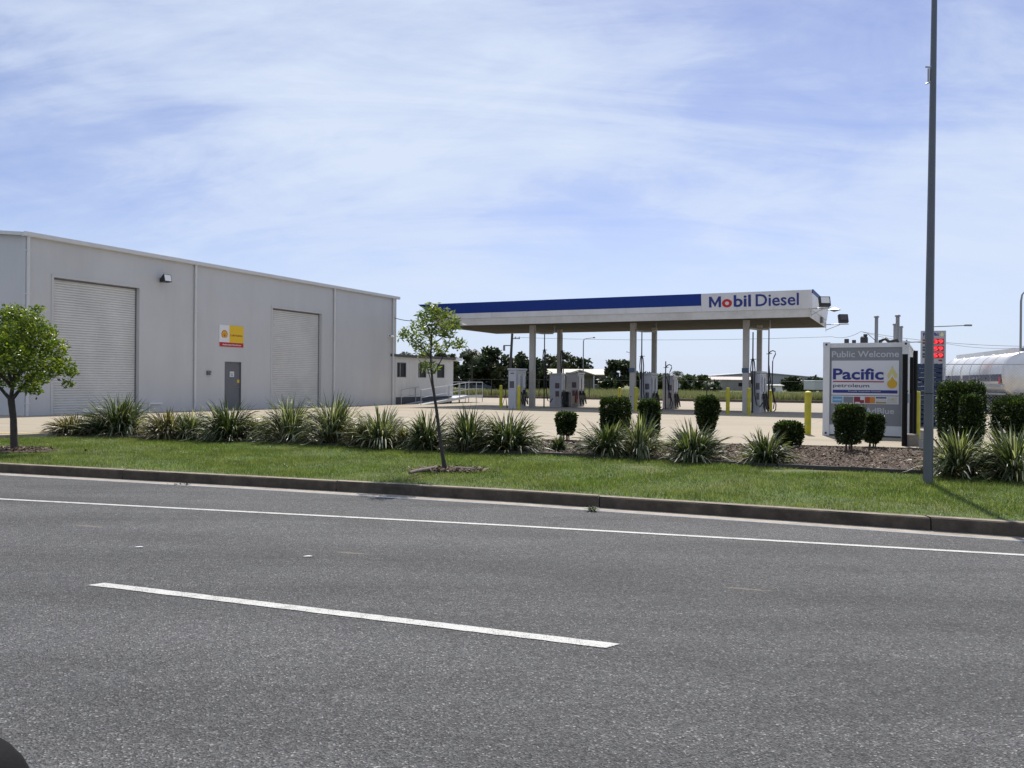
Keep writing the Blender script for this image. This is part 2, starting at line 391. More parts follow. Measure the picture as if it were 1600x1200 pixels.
for a_, b_ in zip(cuts[:-1], cuts[1:]):
    n = max(2, min(14, int((b_ - a_) / 0.3))); xs = np.linspace(a_ + 0.008, b_ - 0.008, n + 1)
    dz = random.uniform(-.004, .004); vs = []
    for x in xs:
        for (py_, pz) in prof: vs.append((x, float(YK(x)) + py_ + (random.uniform(-.003, .003) if 0.0 < pz < .14 else 0), pz + (dz if pz > .05 else 0)))
    k = len(prof); fs = [(i * k + j, (i + 1) * k + j, (i + 1) * k + j + 1, i * k + j + 1) for i in range(n) for j in range(k - 1)]
    fs += [tuple(range(k)), tuple(range(n * k, n * k + k))[::-1]]
    ks = MB().add(vs, fs).build('kerb_stone', m_kerb_shaded, kerb)
    vs = []
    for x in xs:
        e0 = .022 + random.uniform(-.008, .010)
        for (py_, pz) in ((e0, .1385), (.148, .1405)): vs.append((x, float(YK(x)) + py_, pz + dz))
    MB().add(vs, [(2 * i, 2 * i + 2, 2 * i + 3, 2 * i + 1) for i in range(n)]).build('sunlit_top', m_kerb_sunlit, ks)

# lawn soil
m = bpy.data.materials.new('lawn_soil'); m.use_nodes = True; t = m.node_tree; MATS['lawn_soil'] = m
b = t.nodes['Principled BSDF']; tcn = N(t, 'ShaderNodeTexCoord')
n1 = N(t, 'ShaderNodeTexNoise', i_Scale=45.0, i_Detail=6.0, i_Roughness=0.7); L(t, tcn.outputs['Object'], n1.inputs['Vector'])
n2 = N(t, 'ShaderNodeTexNoise', i_Scale=1.1, i_Detail=5.0); L(t, tcn.outputs['Object'], n2.inputs['Vector'])
c = ramp(t, n1.outputs[0], [(0.3, (0.035, 0.055, 0.012)), (0.6, (0.09, 0.13, 0.03)), (0.8, (0.20, 0.19, 0.08))])
c = mixc(t, ramp(t, n2.outputs[0], [(0.55, 0.0), (0.75, 0.6)]), c, (0.20, 0.16, 0.08))
L(t, c, b.inputs['Base Color']); b.inputs['Roughness'].default_value = 0.95
tag(loft('verge', XS, YKB, YE, 0.115, 0.20, 14, m, noise=0.006), kind='structure')

# mulch bed
m = bpy.data.materials.new('mulch'); m.use_nodes = True; t = m.node_tree; MATS['mulch'] = m
b = t.nodes['Principled BSDF']; tcn = N(t, 'ShaderNodeTexCoord')
n1 = N(t, 'ShaderNodeTexVoronoi', i_Scale=60.0); mp = N(t, 'ShaderNodeMapping'); mp.inputs['Scale'].default_value = (0.6, 1.5, 1)
L(t, tcn.outputs['Object'], mp.inputs[0]); L(t, mp.outputs[0], n1.inputs['Vector'])
sc_ = N(t, 'ShaderNodeSeparateColor'); L(t, n1.outputs['Color'], sc_.inputs[0])
c = ramp(t, sc_.outputs[0], [(0.0, (0.03, 0.021, 0.014)), (0.5, (0.085, 0.058, 0.040)), (0.85, (0.17, 0.12, 0.085)), (1.0, (0.32, 0.26, 0.2))])
L(t, c, b.inputs['Base Color']); b.inputs['Roughness'].default_value = 0.95
bp = N(t, 'ShaderNodeBump', i_Strength=1.0, i_Distance=0.02); L(t, sc_.outputs[1], bp.inputs['Height']); L(t, bp.outputs[0], b.inputs['Normal'])
XB = XS[XS > -10.6]
tag(loft('mulch_bed', XB, YE, YP, 0.21, lambda x, y: padz(x, y) - 0.03, 10, m, noise=0.012), kind='structure')
m_edge = mat('edging', (0.045, 0.042, 0.04), 0.7, var=0.3, vscale=4)
edg = tag(thing('garden_edging', 'dark plastic garden edging strip along lawn and mulch bed', 'edging', (0, 0, 0)))
ex = [-9.6, -7.0, -4.2, -1.3, 1.5, 4.3, 7.3, 10.5, 14]
for a_, b_ in zip(ex[:-1], ex[1:]):
    xs = np.linspace(a_ + .01, b_ - .01, 9); vs = []; dz = random.uniform(-.01, .012)
    for x in xs:
        y = float(YE(x)); vs += [(x, y - .02, .15), (x, y - .02, .262 + dz + random.uniform(-.004, .004)), (x, y + .02, .262 + dz), (x, y + .02, .15)]
    fs = [(i * 4 + j, i * 4 + 4 + j, i * 4 + 5 + j, i * 4 + 1 + j) for i in range(8) for j in range(3)] + [(0, 1, 2, 3), (32, 33, 34, 35)]
    MB().add(vs, fs).build('strip', m_edge, edg)

# concrete forecourt
m = bpy.data.materials.new('forecourt_concrete'); m.use_nodes = True; t = m.node_tree; MATS['forecourt'] = m
b = t.nodes['Principled BSDF']; tcn = N(t, 'ShaderNodeTexCoord'); OB = tcn.outputs['Object']
n1 = N(t, 'ShaderNodeTexNoise', i_Scale=0.35, i_Detail=8.0, i_Roughness=0.6); L(t, OB, n1.inputs['Vector'])
n2 = N(t, 'ShaderNodeTexNoise', i_Scale=60.0, i_Detail=3.0); L(t, OB, n2.inputs['Vector'])
c = ramp(t, n1.outputs[0], [(0.3, (0.30, 0.25, 0.175)), (0.55, (0.33, 0.28, 0.20)), (0.75, (0.365, 0.315, 0.235))])
c = mixc(t, 0.25, c, ramp(t, n2.outputs[0], [(0.3, (0.22, 0.185, 0.135)), (0.7, (0.45, 0.395, 0.31))]))
mp = N(t, 'ShaderNodeMapping'); mp.inputs['Rotation'].default_value = (0, 0, TH); L(t, OB, mp.inputs[0])
n3 = N(t, 'ShaderNodeTexNoise', i_Scale=0.25, i_Detail=5.0); mp2 = N(t, 'ShaderNodeMapping'); mp2.inputs['Scale'].default_value = (0.4, 3.0, 1)
L(t, mp.outputs[0], mp2.inputs[0]); L(t, mp2.outputs[0], n3.inputs['Vector'])
c = mixc(t, ramp(t, n3.outputs[0], [(0.5, 0.0), (0.72, 0.45)]), c, (0.24, 0.195, 0.135))
sep = N(t, 'ShaderNodeSeparateXYZ'); L(t, mp.outputs[0], sep.inputs[0])
for ax in (0, 1):
    fr = math_n(t, 'FRACT', math_n(t, 'DIVIDE', sep.outputs[ax], 6.0))
    ds = math_n(t, 'ABSOLUTE', math_n(t, 'SUBTRACT', fr, 0.5))
    c = mixc(t, math_n(t, 'MULTIPLY', math_n(t, 'LESS_THAN', ds, 0.0022), 0.65), c, (0.13, 0.11, 0.085))
L(t, c, b.inputs['Base Color']); b.inputs['Roughness'].default_value = 0.85
fc = tag(loft('forecourt', XS, lambda x: YP(x) - 0.004, YB, padz, padz, 46, m), kind='structure')
# front lip of the slab
xs = XS; vs = []; fs = []
for i, x in enumerate(xs):
    y = float(YP(x)) - .004; z = float(padz(x, y)); vs += [(x, y, z), (x, y, z - .14)]
    if i: fs.append((2 * i - 2, 2 * i, 2 * i + 1, 2 * i - 1))
MB().add(vs, fs).build('slab_edge', mat('slab_edge', (0.30, 0.26, 0.2), 0.9, var=.2), fc)
# faded yellow line across the driveway
xs_ = np.linspace(-13.6, -10.9, 8)
q = [(x, float(YP(x)) + .35 + .10 * (x + 13.6)) for x in xs_]
vs = []; fs = []
for i, (x, y) in enumerate(q):
    for k_ in (0, .45): vs.append((x, y + k_, float(padz(x, y + k_)) + .004))
    if i: fs.append((2 * i - 2, 2 * i, 2 * i + 1, 2 * i - 1))
MB().add(vs, fs).build('yellow_line', mat('faded_yellow_paint', (0.44, 0.33, 0.13), 0.8, var=.25, vscale=9, dirt=(.34, .28, .2), dscale=6), fc)

# back kerb, field and the land beyond
m_bk = mat('back_kerb', (0.10, 0.075, 0.06), 0.9, var=0.3, vscale=2)
bk = tag(loft('back_kerb', XS, lambda x: YB(x), lambda x: YB(x) + 0.06, lambda x, y: padz(x, y) - .03, lambda x, y: padz(x, y) + .22, 2, m_bk), kind='structure')
m = bpy.data.materials.new('field_soil'); m.use_nodes = True; t = m.node_tree; MATS['field_soil'] = m
b = t.nodes['Principled BSDF']; tcn = N(t, 'ShaderNodeTexCoord')
n1 = N(t, 'ShaderNodeTexNoise', i_Scale=0.12, i_Detail=8.0, i_Roughness=0.65); L(t, tcn.outputs['Object'], n1.inputs['Vector'])
L(t, ramp(t, n1.outputs[0], [(0.3, (0.07, 0.09, 0.03)), (0.55, (0.15, 0.16, 0.06)), (0.75, (0.24, 0.19, 0.11))]), b.inputs['Base Color']); b.inputs['Roughness'].default_value = 1.0
xs = np.unique(np.concatenate([np.linspace(-3000, -200, 8), XS, np.linspace(200, 3000, 8)]))
tag(loft('field', xs, lambda x: YB(x) + 0.06, lambda x: np.full_like(x, 5000.0), lambda x, y: padz(x, y) + .22, 0.2, 40, m), kind='structure')
#PART2
# ------------------------------------------------------------------ warehouse
def axis_thing(name, label, cat, p, ang=TH, group=None):
    """local x runs along the road to the right, local y away from the road"""
    return thing(name, label, cat, p, -ang, group)
TW = R(25.2)
WA = gpl(38, 649); WL = 23.2
m_wall = mat('panel_wall', (0.54, 0.535, 0.525), 0.55, var=0.04, vscale=0.5, dirt=(0.48, 0.475, 0.46), dscale=0.5, streak=(1.5, 1.5, 0.25))
m_trim = mat('pale_trim', (0.62, 0.615, 0.60), 0.45, var=0.05)
m_roller = mat('roller_slats', (0.64, 0.63, 0.60), 0.5, var=0.05, vscale=1.2, dirt=(0.52, 0.51, 0.48), dscale=0.7)
m_dgrey = mat('door_grey', (0.13, 0.135, 0.145), 0.45, var=0.06)
m_black = mat('black_plastic', (0.018, 0.018, 0.02), 0.5)
m_white = mat('white_paint', (0.74, 0.74, 0.73), 0.4, var=0.03)
m_steel = mat('galvanised', (0.42, 0.43, 0.44), 0.38, metal=0.85, var=0.15, vscale=20)
wh = thing('warehouse', 'large grey panel warehouse with two roller doors', 'warehouse', WA, -TW)
wu = np.array([math.cos(TW), -math.sin(TW)]); wv = np.array([math.sin(TW), math.cos(TW)])
def wt(px):   # distance along the long wall
    k = (px - 800) / FPX; return (k * WA[1] - WA[0]) / (wv[0] - k * wv[1])
def wz(px, py):   # height over the wall's base datum
    tt = wt(px); Y = WA[1] + wv[1] * tt; return dp(px, py, Y)[2] - WA[2]
EAVE = 6.5 - WA[2]; ZB = -0.35
d1 = (wt(83), wt(216.5), wz(83, 433)); d2 = (wt(425), wt(501.5), wz(425, 481)); d3 = (wt(351), wt(376.5), 2.10)
ops = sorted([d1, d2, d3])
wb = MB(); TK = 0.22
y = 0.0
for (a_, b_, h_) in ops:                      # wall panels around the openings (wall face is x = 0)
    wb.box(-TK, 0, y, a_, ZB, EAVE); wb.box(-TK, 0, a_, b_, h_, EAVE); y = b_
wb.box(-TK, 0, y, WL, ZB, EAVE)
wb.build('wall', m_wall, wh)
PITCH = math.tan(R(6.0)); BW = 24.0
zr = EAVE + PITCH * BW / 2
for (y0, y1, nm) in ((0.02, 0.2, 'end_wall'), (WL - .2, WL - .02, 'end_wall')):
    MB().prism_y([(-TK - .002, ZB), (-TK - .002, EAVE + PITCH * .2), (-BW / 2, zr), (-BW, EAVE), (-BW, ZB)], y0, y1).build(nm, m_wall, wh)
m_roof = mat('metal_roof', (0.55, 0.56, 0.56), 0.4, metal=0.3, var=0.05)
MB().prism_y([(0.02, EAVE + .02), (0.02, EAVE + .07), (-BW / 2, zr + .08), (-BW - .1, EAVE + .06), (-BW - .1, EAVE), (-BW / 2, zr + .02)], -.12, WL + .12).build('roof', m_roof, wh)
MB().box(0.003, 0.14, -0.15, WL + .18, EAVE - .07, EAVE + .065).box(0.14, .155, -0.15, WL + .18, EAVE - .05, EAVE + .085).build('gutter', m_trim, wh)
MB().prism_y([(0.0, EAVE - .05), (0.0, EAVE + .071), (-BW / 2, zr + .085), (-BW / 2, zr - .035)], -.16, -.121).build('barge_capping', m_trim, wh)
for px in (41, 303, 520.5, 612.5):
    yy = wt(px); 
    p_ = MB().tube([(0.068, yy, EAVE - .06), (0.068, yy, -.28)], .055, 10)
    dpn = p_.build('downpipe', m_trim, wh)
    for zc in (0.4, 2.2, 4.2, 5.7): MB().cbox(.062, yy, zc, .135, .135, .035).build('bracket', m_trim, dpn)
def roller(a_, b_, h_):
    mb = MB(); p = 0.092; n = int((h_ - ZB) / p); xs_ = []
    prof = []
    z = ZB
    for i in range(n + 1):
        for (dz, dx) in ((0, 0), (p * .10, .034), (p * .70, .034), (p * .9, 0)):
            if z + dz < h_: prof.append((-.19 + dx, z + dz))
        z += p
    vs = []; fs = []
    for k, yy in enumerate((a_ + .06, b_ - .06)):
        vs += [(x, yy, zz_) for x, zz_ in prof]
    m_ = len(prof); fs = [(i, i + 1, m_ + i + 1, m_ + i) for i in range(m_ - 1)]
    r_ = mb.add(vs, fs).build('roller_door', m_roller, wh)
    MB().box(-.2, -.15, a_ + .001, a_ + .06, ZB, h_ - .001).build('guide_rail', m_wall, r_); MB().box(-.2, -.15, b_ - .06, b_ - .001, ZB, h_ - .001).build('guide_rail', m_dgrey, r_)
    MB().box(-.26, -.155, a_ + .005, b_ - .005, h_ - .07, h_ - .002).build('header_shadow', m_dgrey, r_)  # thin dark strip standing in for the shadow along the door head
    MB().box(-.185, -.13, a_ + .07, b_ - .07, -.20, -.10).build('bottom_rail', m_dgrey, r_)
    fr = MB().box(.002, .018, a_ - .10, a_ - .001, ZB, h_ + .1).box(.002, .018, b_ + .001, b_ + .10, ZB, h_ + .1).box(.002, .02, a_ - .1, b_ + .1, h_ + .001, h_ + .1)
    fr.build('frame', m_wall, r_)
    return r_
roller(*d1); roller(*d2)
a_, b_, h_ = d3
do = MB().box(-.12, -.05, a_ + .03, b_ - .03, ZB, h_ - .03).build('door', m_dgrey, wh)
MB().box(-.14, .012, a_ + .001, a_ + .03, ZB, h_ - .001).box(-.14, .012, b_ - .03, b_ - .001, ZB, h_ - .001).box(-.14, .0118, a_ + .03, b_ - .03, h_ - .03, h_ - .001).build('frame', m_dgrey, do)
MB().tube([(-.05, b_ - .11, .95), (.0, b_ - .11, .95), (.0, b_ - .22, .95)], .012, 6).build('handle', m_steel, do)
tag(MB().box(-.049, -.046, a_ + .36, a_ + .62, 1.42, 1.66).build('notice', m_white, do), 'white printed notice on the grey door')
MB().box(-.0455, -.0445, a_ + .39, a_ + .59, 1.58, 1.6).box(-.0455, -.0445, a_ + .39, a_ + .55, 1.53, 1.55).box(-.0455, -.0445, a_ + .42, a_ + .56, 1.46, 1.49).build('print', m_black, do)
MB().box(-.049, -.046, b_ - .2, b_ - .05, 1.15, 1.3).build('sticker', mat('yellow_sticker', (.62, .42, .04), .5), do)
MB().box(.05, .09, wt(232), wt(252), .28, .34).tube([(.05, wt(232), .31), (.05, wt(232), -.2)], .02, 6).build('low_rail', m_white, wh)

# lamp, sign and fittings on the warehouse wall
def wall_pt(px, z, off=0.0):
    tt = wt(px); q = np.array(WA[:2]) + wv * tt + wu * off
    return (q[0], q[1], WA[2] + z)
fl = thing('floodlight', 'black rectangular floodlight mounted on the grey warehouse wall', 'floodlight', wall_pt(250, wz(250, 437)), -TW)
MB().box(.001, .03, -.06, .06, -.10, .06).tube([(.02, 0, -.02), (.22, 0, -.06)], .02, 6).build('bracket', m_black, fl)
hd = MB().add([(.14, -.19, -.12), (.14, .19, -.12), (.42, .19, -.10), (.42, -.19, -.10), (.17, -.19, .02), (.17, .19, .02), (.36, .19, .20), (.36, -.19, .20)],
   [(0, 1, 2, 3), (4, 5, 6, 7), (0, 1, 5, 4), (1, 2, 6, 5), (2, 3, 7, 6), (3, 0, 4, 7)]).build('housing', m_black, fl)
MB().add([(.425, -.16, -.07), (.425, .16, -.07), (.372, .16, .18), (.372, -.16, .18)], [(0, 1, 2, 3)]).build('glass', mat('lamp_glass', (.75, .75, .72), .2, emit=None), fl)

# oil company sign
sz0 = wz(341, 541); sz1 = wz(341, 507); sy0, sy1 = wt(341.5), wt(379)
sg = thing('wall_sign', 'white, yellow and red lubricants sign with a shell emblem above the grey door', 'sign', wall_pt(341.5, sz0), -TW)
SW, SH = sy1 - sy0, sz1 - sz0
# sign is drawn in a local frame: face looks along +x, y to the right
def on_x(o): o.rotation_euler = (0, 0, R(90)); return o
m_red = mat('sign_red', (.45, .015, .02), .4); m_yel = mat('sign_yellow', (.78, .50, .01), .4); m_dred = mat('dark_red', (.40, .05, .02), .5)
on_x(MB().box(0, SW, -.03, 0, 0, SH).build('panel', m_white, sg))
on_x(MB().box(0, SW, -.034, -.0302, 0, SH * .2).build('red_band', m_red, sg))
on_x(MB().box(SW * .405, SW, -.034, -.0302, SH * .205, SH).build('yellow_field', m_yel, sg))
on_x(text_into('Lubricants', SW * .45, SH * .50, SW * .5, SH * .11, -.036, m_dred, sg, bold=.01))
on_x(text_into('Authorised Distributor', SW * .12, SH * .06, SW * .78, SH * .075, -.036, m_white, sg, bold=.01))
def shell(cx, cz, r, y):
    def fan(rr, z_add=0):
        pts = []
        for k in range(0, 29):
            a = R(-28 + 236 * k / 28); q = rr * (1 + .045 * math.cos(7 * math.pi * (k / 28) * 2))
            pts.append((cx + q * math.cos(a), cz + q * math.sin(a)))
        pts += [(cx - rr * .62, cz - rr * .78), (cx + rr * .62, cz - rr * .78)]
        return pts
    em = on_x(MB().prism_y(fan(r), y - .003, y).build('shell_emblem', m_red, sg))
    on_x(MB().prism_y(fan(r * .82), y - .006, y - .0032).build('shell_face', m_yel, sg))
    rb = MB()
    for a in (-6, 32, 62, 90, 118, 148, 186):
        a = R(a); p0 = (cx, cz - r * .55); p1 = (cx + r * .74 * math.cos(a), cz + r * .74 * math.sin(a))
        dx, dz = p1[0] - p0[0], p1[1] - p0[1]; l = math.hypot(dx, dz); nx, nz = -dz / l * r * .035, dx / l * r * .035
        rb.add([(p0[0] - nx, y - .0075, p0[1] - nz), (p0[0] + nx, y - .0075, p0[1] + nz), (p1[0] + nx, y - .0075, p1[1] + nz), (p1[0] - nx, y - .0075, p1[1] - nz)], [(0, 1, 2, 3)])
    on_x(rb.build('shell_ribs', m_red, sg))
shell(SW * .205, SH * .57, SW * .125, -.031)

t_ = thing('wall_tap', 'small grey tap box on the wall beside the grey door', 'tap', wall_pt(325, wz(325, 583)), -TW)
MB().box(.001, .09, -.1, .1, -.08, .1).build('box', m_dgrey, t_); MB().tube([(.09, 0, 0), (.16, 0, 0), (.16, 0, -.06)], .02, 6).build('spout', m_steel, t_)
t_ = thing('security_camera', 'small white security camera on the warehouse corner', 'camera', wall_pt(607, wz(607, 525)), -TW)
MB().box(.001, .03, -.08, .08, -.08, .08).tube([(.02, 0, 0), (.2, 0, -.02)], .025, 6).build('mount', m_white, t_)
MB().tube([(.15, -.12, .0), (.22, .18, -.05)], .06, 10).build('housing', m_white, t_)
MB().tube([(.16, -.125, .0), (.157, -.15, .005)], .045, 10).build('lens', m_black, t_)

# ------------------------------------------------------------------ fuel canopy
CT = R(25.8)
CO = np.array([1.116, 45.854]); ZS = 4.672; CH = 1.24
cu_ = np.array([math.cos(CT), -math.sin(CT)]); cv_ = np.array([math.sin(CT), math.cos(CT)])
def site(a, b, z=None):
    q = CO + cu_ * a + cv_ * b; return np.array([q[0], q[1], float(padz(*q)) if z is None else z])
SP, ROW = 5.754, 3.9; UL, UR, VF, VB_ = -5.55, 2 * SP + 3.1, -1.35, 6.5
can = thing('fuel_canopy', 'flat white fuel canopy with blue fascia band on six columns', 'canopy', (CO[0], CO[1], 0), -CT)
m_fas = mat('fascia_white', (0.66, 0.66, 0.675), 0.35, var=0.03, vscale=0.6, dirt=(0.5, 0.49, 0.46), dscale=0.6, streak=(1, 1, .3))
m_blue = mat('fascia_blue', (0.006, 0.034, 0.22), 0.5, spec=.25, var=0.05)
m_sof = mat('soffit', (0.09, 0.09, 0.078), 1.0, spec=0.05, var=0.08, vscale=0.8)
m_low = mat('fascia_lower', (0.60, 0.585, 0.545), 0.45, var=0.05, dirt=(0.42, 0.39, 0.33), dscale=1.0)
ZM = ZS + .38
MB().box(UL + .05, UR - .05, VF + .05, VB_ - .05, ZS + .06, ZS + .3).box(UL + .1, UR - .1, VF + .1, VB_ - .1, ZS + CH - .4, ZS + CH - .3).build('roof_deck', m_sof, can)
sof = MB()
n = 26; 
for i in range(n):      # soffit trays, each a shallow pan
    x0 = UL + .05 + (UR - UL - .1) * i / n; x1 = UL + .05 + (UR - UL - .1) * (i + 1) / n
    MB().box(x0 + .006, x1 - .006, VF + .06, VB_ - .06, ZS + .015 + .004 * (i % 2), ZS + .058).build('soffit_tray', m_sof, can)
# lower gutter band
MB().box(UL, UR, VF, VF + .04, ZS, ZM).build('lower_fascia', m_low, can)
MB().box(UL, UR, VB_ - .04, VB_, ZS, ZM).build('lower_fascia', m_low, can)
MB().box(UR - .04, UR, VF + .041, VB_ - .041, ZS, ZM).build('lower_fascia', m_low, can)
MB().box(UL, UL + .04, VF + .041, VB_ - .041, ZS, ZM).build('lower_fascia', m_low, can)
# upper fascia leans out a little
fo = .10
def fascia_panel(x0, x1, z0, z1, y, m_, nm, lean0, lean1, ylab=None, th=.05):
    vs = [(x0, y - lean0, z0), (x1, y - lean0, z0), (x1, y - lean1, z1), (x0, y - lean1, z1), (x0, y - lean0 + th, z0), (x1, y - lean0 + th, z0), (x1, y - lean1 + th, z1), (x0, y - lean1 + th, z1)]
    return MB().add(vs, [(0, 1, 2, 3), (4, 5, 6, 7), (0, 1, 5, 4), (1, 2, 6, 5), (2, 3, 7, 6), (3, 0, 4, 7)]).build(nm, m_, can)
def lean(z): return .03 + fo * (z - ZM) / (CH - .38)
ZT = ZS + CH; ZBL = ZM + .29
# position of the blue/white change on the front
SX = UL + (UR - UL) * 0.752
px_ = np.linspace(UL - .10, SX, 9); bl0_ = UL - .95
for a_, b_ in zip(px_[:-1], px_[1:]):
    fascia_panel(a_ + .004, b_ - .004, ZM + .002, ZBL - .003, VF, m_fas, 'fascia_panel', lean(ZM), lean(ZBL))
    bp_ = fascia_panel(a_ + .0015, b_ - .0015, ZBL, ZT, VF, m_blue, 'blue_panel', lean(ZBL) + .01, lean(ZT) + .01)
    if a_ < UL:                                   # the end panel rakes out to a point at the top
        for v_ in bp_.data.vertices:
            if v_.co.x < a_ + .01 and v_.co.z > ZBL + .1: v_.co.x = bl0_
px_ = np.linspace(SX, UR + .10, 4)
for a_, b_ in zip(px_[:-1], px_[1:]):
    fascia_panel(a_ + .004, b_ - .004, ZM + .002, ZT, VF, m_fas, 'fascia_panel', lean(ZM), lean(ZT))
def side_panel(y0, y1, z0, z1, x, m_, nm, sgn, extra=0.0):
    l0, l1 = (lean(z0) + extra) * sgn, (lean(z1) + extra) * sgn; th = -.05 * sgn
    vs = [(x + l0, y0, z0), (x + l0, y1, z0), (x + l1, y1, z1), (x + l1, y0, z1), (x + l0 + th, y0, z0), (x + l0 + th, y1, z0), (x + l1 + th, y1, z1), (x + l1 + th, y0, z1)]
    return MB().add(vs, [(0, 1, 2, 3), (4, 5, 6, 7), (0, 1, 5, 4), (1, 2, 6, 5), (2, 3, 7, 6), (3, 0, 4, 7)]).build(nm, m_, can)
m_fend = m_fas
py_ = np.linspace(VF + .02, VB_ - .02, 5)
for a_, b_ in zip(py_[:-1], py_[1:]):
    side_panel(a_ + .004, b_ - .004, ZM + .002, ZT - .16, UR, m_fas, 'fascia_panel', 1)
    side_panel(a_ + .004, b_ - .004, ZM + .002, ZT - .16, UL, m_fas, 'fascia_panel', -1)
side_panel(VF - .12, VB_ + .12, ZT - .155, ZT + .012, UR, m_blue, 'blue_capping', 1, .012)
side_panel(VF - .12, VB_ + .12, ZT - .155, ZT + .012, UL, m_blue, 'blue_capping', -1, .02)
MB().box(UL, UR, VB_ + .001, VB_ + .04, ZM, ZT - .01).build('fascia_panel', m_fas, can)
# lettering on the leaning panel
m_ltr = mat('letter_blue', (0.012, 0.03, 0.20), 0.35); m_lred = mat('letter_red', (0.50, 0.012, 0.02), 0.35)
LW = UR + .10 - SX
def fasc_text(s, fx0, fx1, fz0, fz1, m_, bold):
    o = text_into(s, 0, 0, (fx1 - fx0) * LW, (fz1 - fz0) * (ZT - ZM), 0, m_, can, bold=bold, depth=.01)
    z0 = ZM + fz0 * (ZT - ZM)
    o.location = (SX + fx0 * LW, VF - lean(z0) - .004, z0); o.rotation_euler = (math.atan(fo / (CH - .38)), 0, 0); return o
w_m, h_m = .112 * LW, .60 * (ZT - ZM); s_m = .20 * w_m
Mo = MB()
for pg in ([(0, 0), (s_m, 0), (s_m, h_m), (0, h_m)], [(w_m - s_m, 0), (w_m, 0), (w_m, h_m), (w_m - s_m, h_m)], [(s_m * .98, h_m), (s_m * .98, h_m * .62), (w_m * .5, h_m * .02), (w_m * .5, h_m * .40)], [(w_m - s_m * .98, h_m), (w_m * .5, h_m * .40), (w_m * .5, h_m * .02), (w_m - s_m * .98, h_m * .62)]):
    Mo.prism_y(pg, -.01, 0)
Mo = Mo.build('lettering', m_ltr, can); z0_ = ZM + .22 * (ZT - ZM)
Mo.location = (SX + .075 * LW, VF - lean(z0_) - .004, z0_); Mo.rotation_euler = (math.atan(fo / (CH - .38)), 0, 0)
fasc_text('o', .196, .290, .19, .66, m_lred, .035)
fasc_text('bil', .305, .462, .20, .86, m_ltr, .022)
fasc_text('Diesel', .505, .885, .20, .86, m_ltr, .012)
# columns
m_colm = mat('column_paint', (0.42, 0.40, 0.36), 0.5, var=0.08, vscale=2, dirt=(0.3, 0.27, 0.22), dscale=1.5, streak=(1, 1, .3))
for i in range(3):
    for j in range(2):
        c0 = site(i * SP, j * ROW); hw = .14 if j == 0 else .125
        x, y = i * SP, j * ROW
        cm = MB().box(x - hw, x + hw, y - hw, y + hw, c0[2] - .02, ZS + .03).build('column', m_colm, can)
        MB().box(x - hw - .05, x + hw + .05, y - hw - .05, y + hw + .05, c0[2] + .0, c0[2] + .02).build('base_plate', m_steel, cm)
        if j == 0 and i:
            MB().box(x - hw - .03, x + hw + .004, y - hw - .02, y - hw - .003, c0[2] + 2.05, c0[2] + 2.28).build('number_plate', mat('plate_blue', (.05, .09, .14), .4), cm)
    # rain pipe elbow under the soffit
    x = i * SP
    MB().tube([(x + .14, .0, ZS - .38), (x + .5, .25, ZS - .42), (x + .95, .6, ZS - .40), (x + 1.02, .66, ZS - .3), (x + 1.02, .66, ZS + .02)], .055, 8).build('rain_pipe', m_colm, can)

# lamps on brackets at the open end
def canopy_lamp(label, a, b, z, reach, yaw, lit):
    p = site(a, b, z); t_ = thing('floodlight', label, 'floodlight', p, -CT)
    MB().tube([(0, 0, 0), (reach, 0, 0)], .025, 6).tube([(0, 0, -.3), (reach * .62, 0, -.02)], .018, 6).cbox(.008, 0, -.12, .016, .1, .5).build('bracket', m_steel, t_)
    hd = MB().box(-.24, .24, -.10, .10, .05, .50).build('housing', m_black, t_); hd.location = (reach - .25, 0, .04); hd.rotation_euler = (R(-18), 0, yaw)
    gl = MB().box(-.19, .19, -.115, -.101, .17, .46).build('glass', mat('lamp_glass') if lit else mat('dark_glass', (.06, .05, .06), .15), hd)
    return t_
canopy_lamp('black floodlight with pale glass on the canopy corner bracket beside the lettering', UR + .03, VF + .25, ZM + .02, .85, CT, True)
canopy_lamp('black floodlight with dark face on the far end of the canopy side', UR + .03, VB_ - .6, ZS + .12, 1.15, CT, False)
t_ = thing('spot_lamp', 'small dark flat spot lamp under the canopy capping', 'lamp', site(UR + .12, VB_ - 1.5, ZM + .45), -CT)
MB().tube([(0, 0, 0), (.5, 0, .02)], .02, 6).build('arm', m_steel, t_)
MB().add([(.15, -.25, .0), (.7, -.25, .0), (.7, .25, .0), (.15, .25, .0), (.4, 0, .14), (.4, 0, -.12)], [(0, 1, 4), (1, 2, 4), (2, 3, 4), (3, 0, 4), (0, 1, 5), (1, 2, 5), (2, 3, 5), (3, 0, 5)]).build('shade', mat('shade_grey', (.2, .22, .24), .4), t_)
t_ = thing('junction_box', 'grey junction box on the lower fascia at the canopy end', 'box', site(UR + .001, VB_ - 3.0, ZS + .05), -CT)
MB().box(0, .12, -.3, .3, 0, .28).build('case', m_dgrey, t_); MB().box(.1201, .135, -.26, .26, .03, .25).build('lid', m_steel, t_)

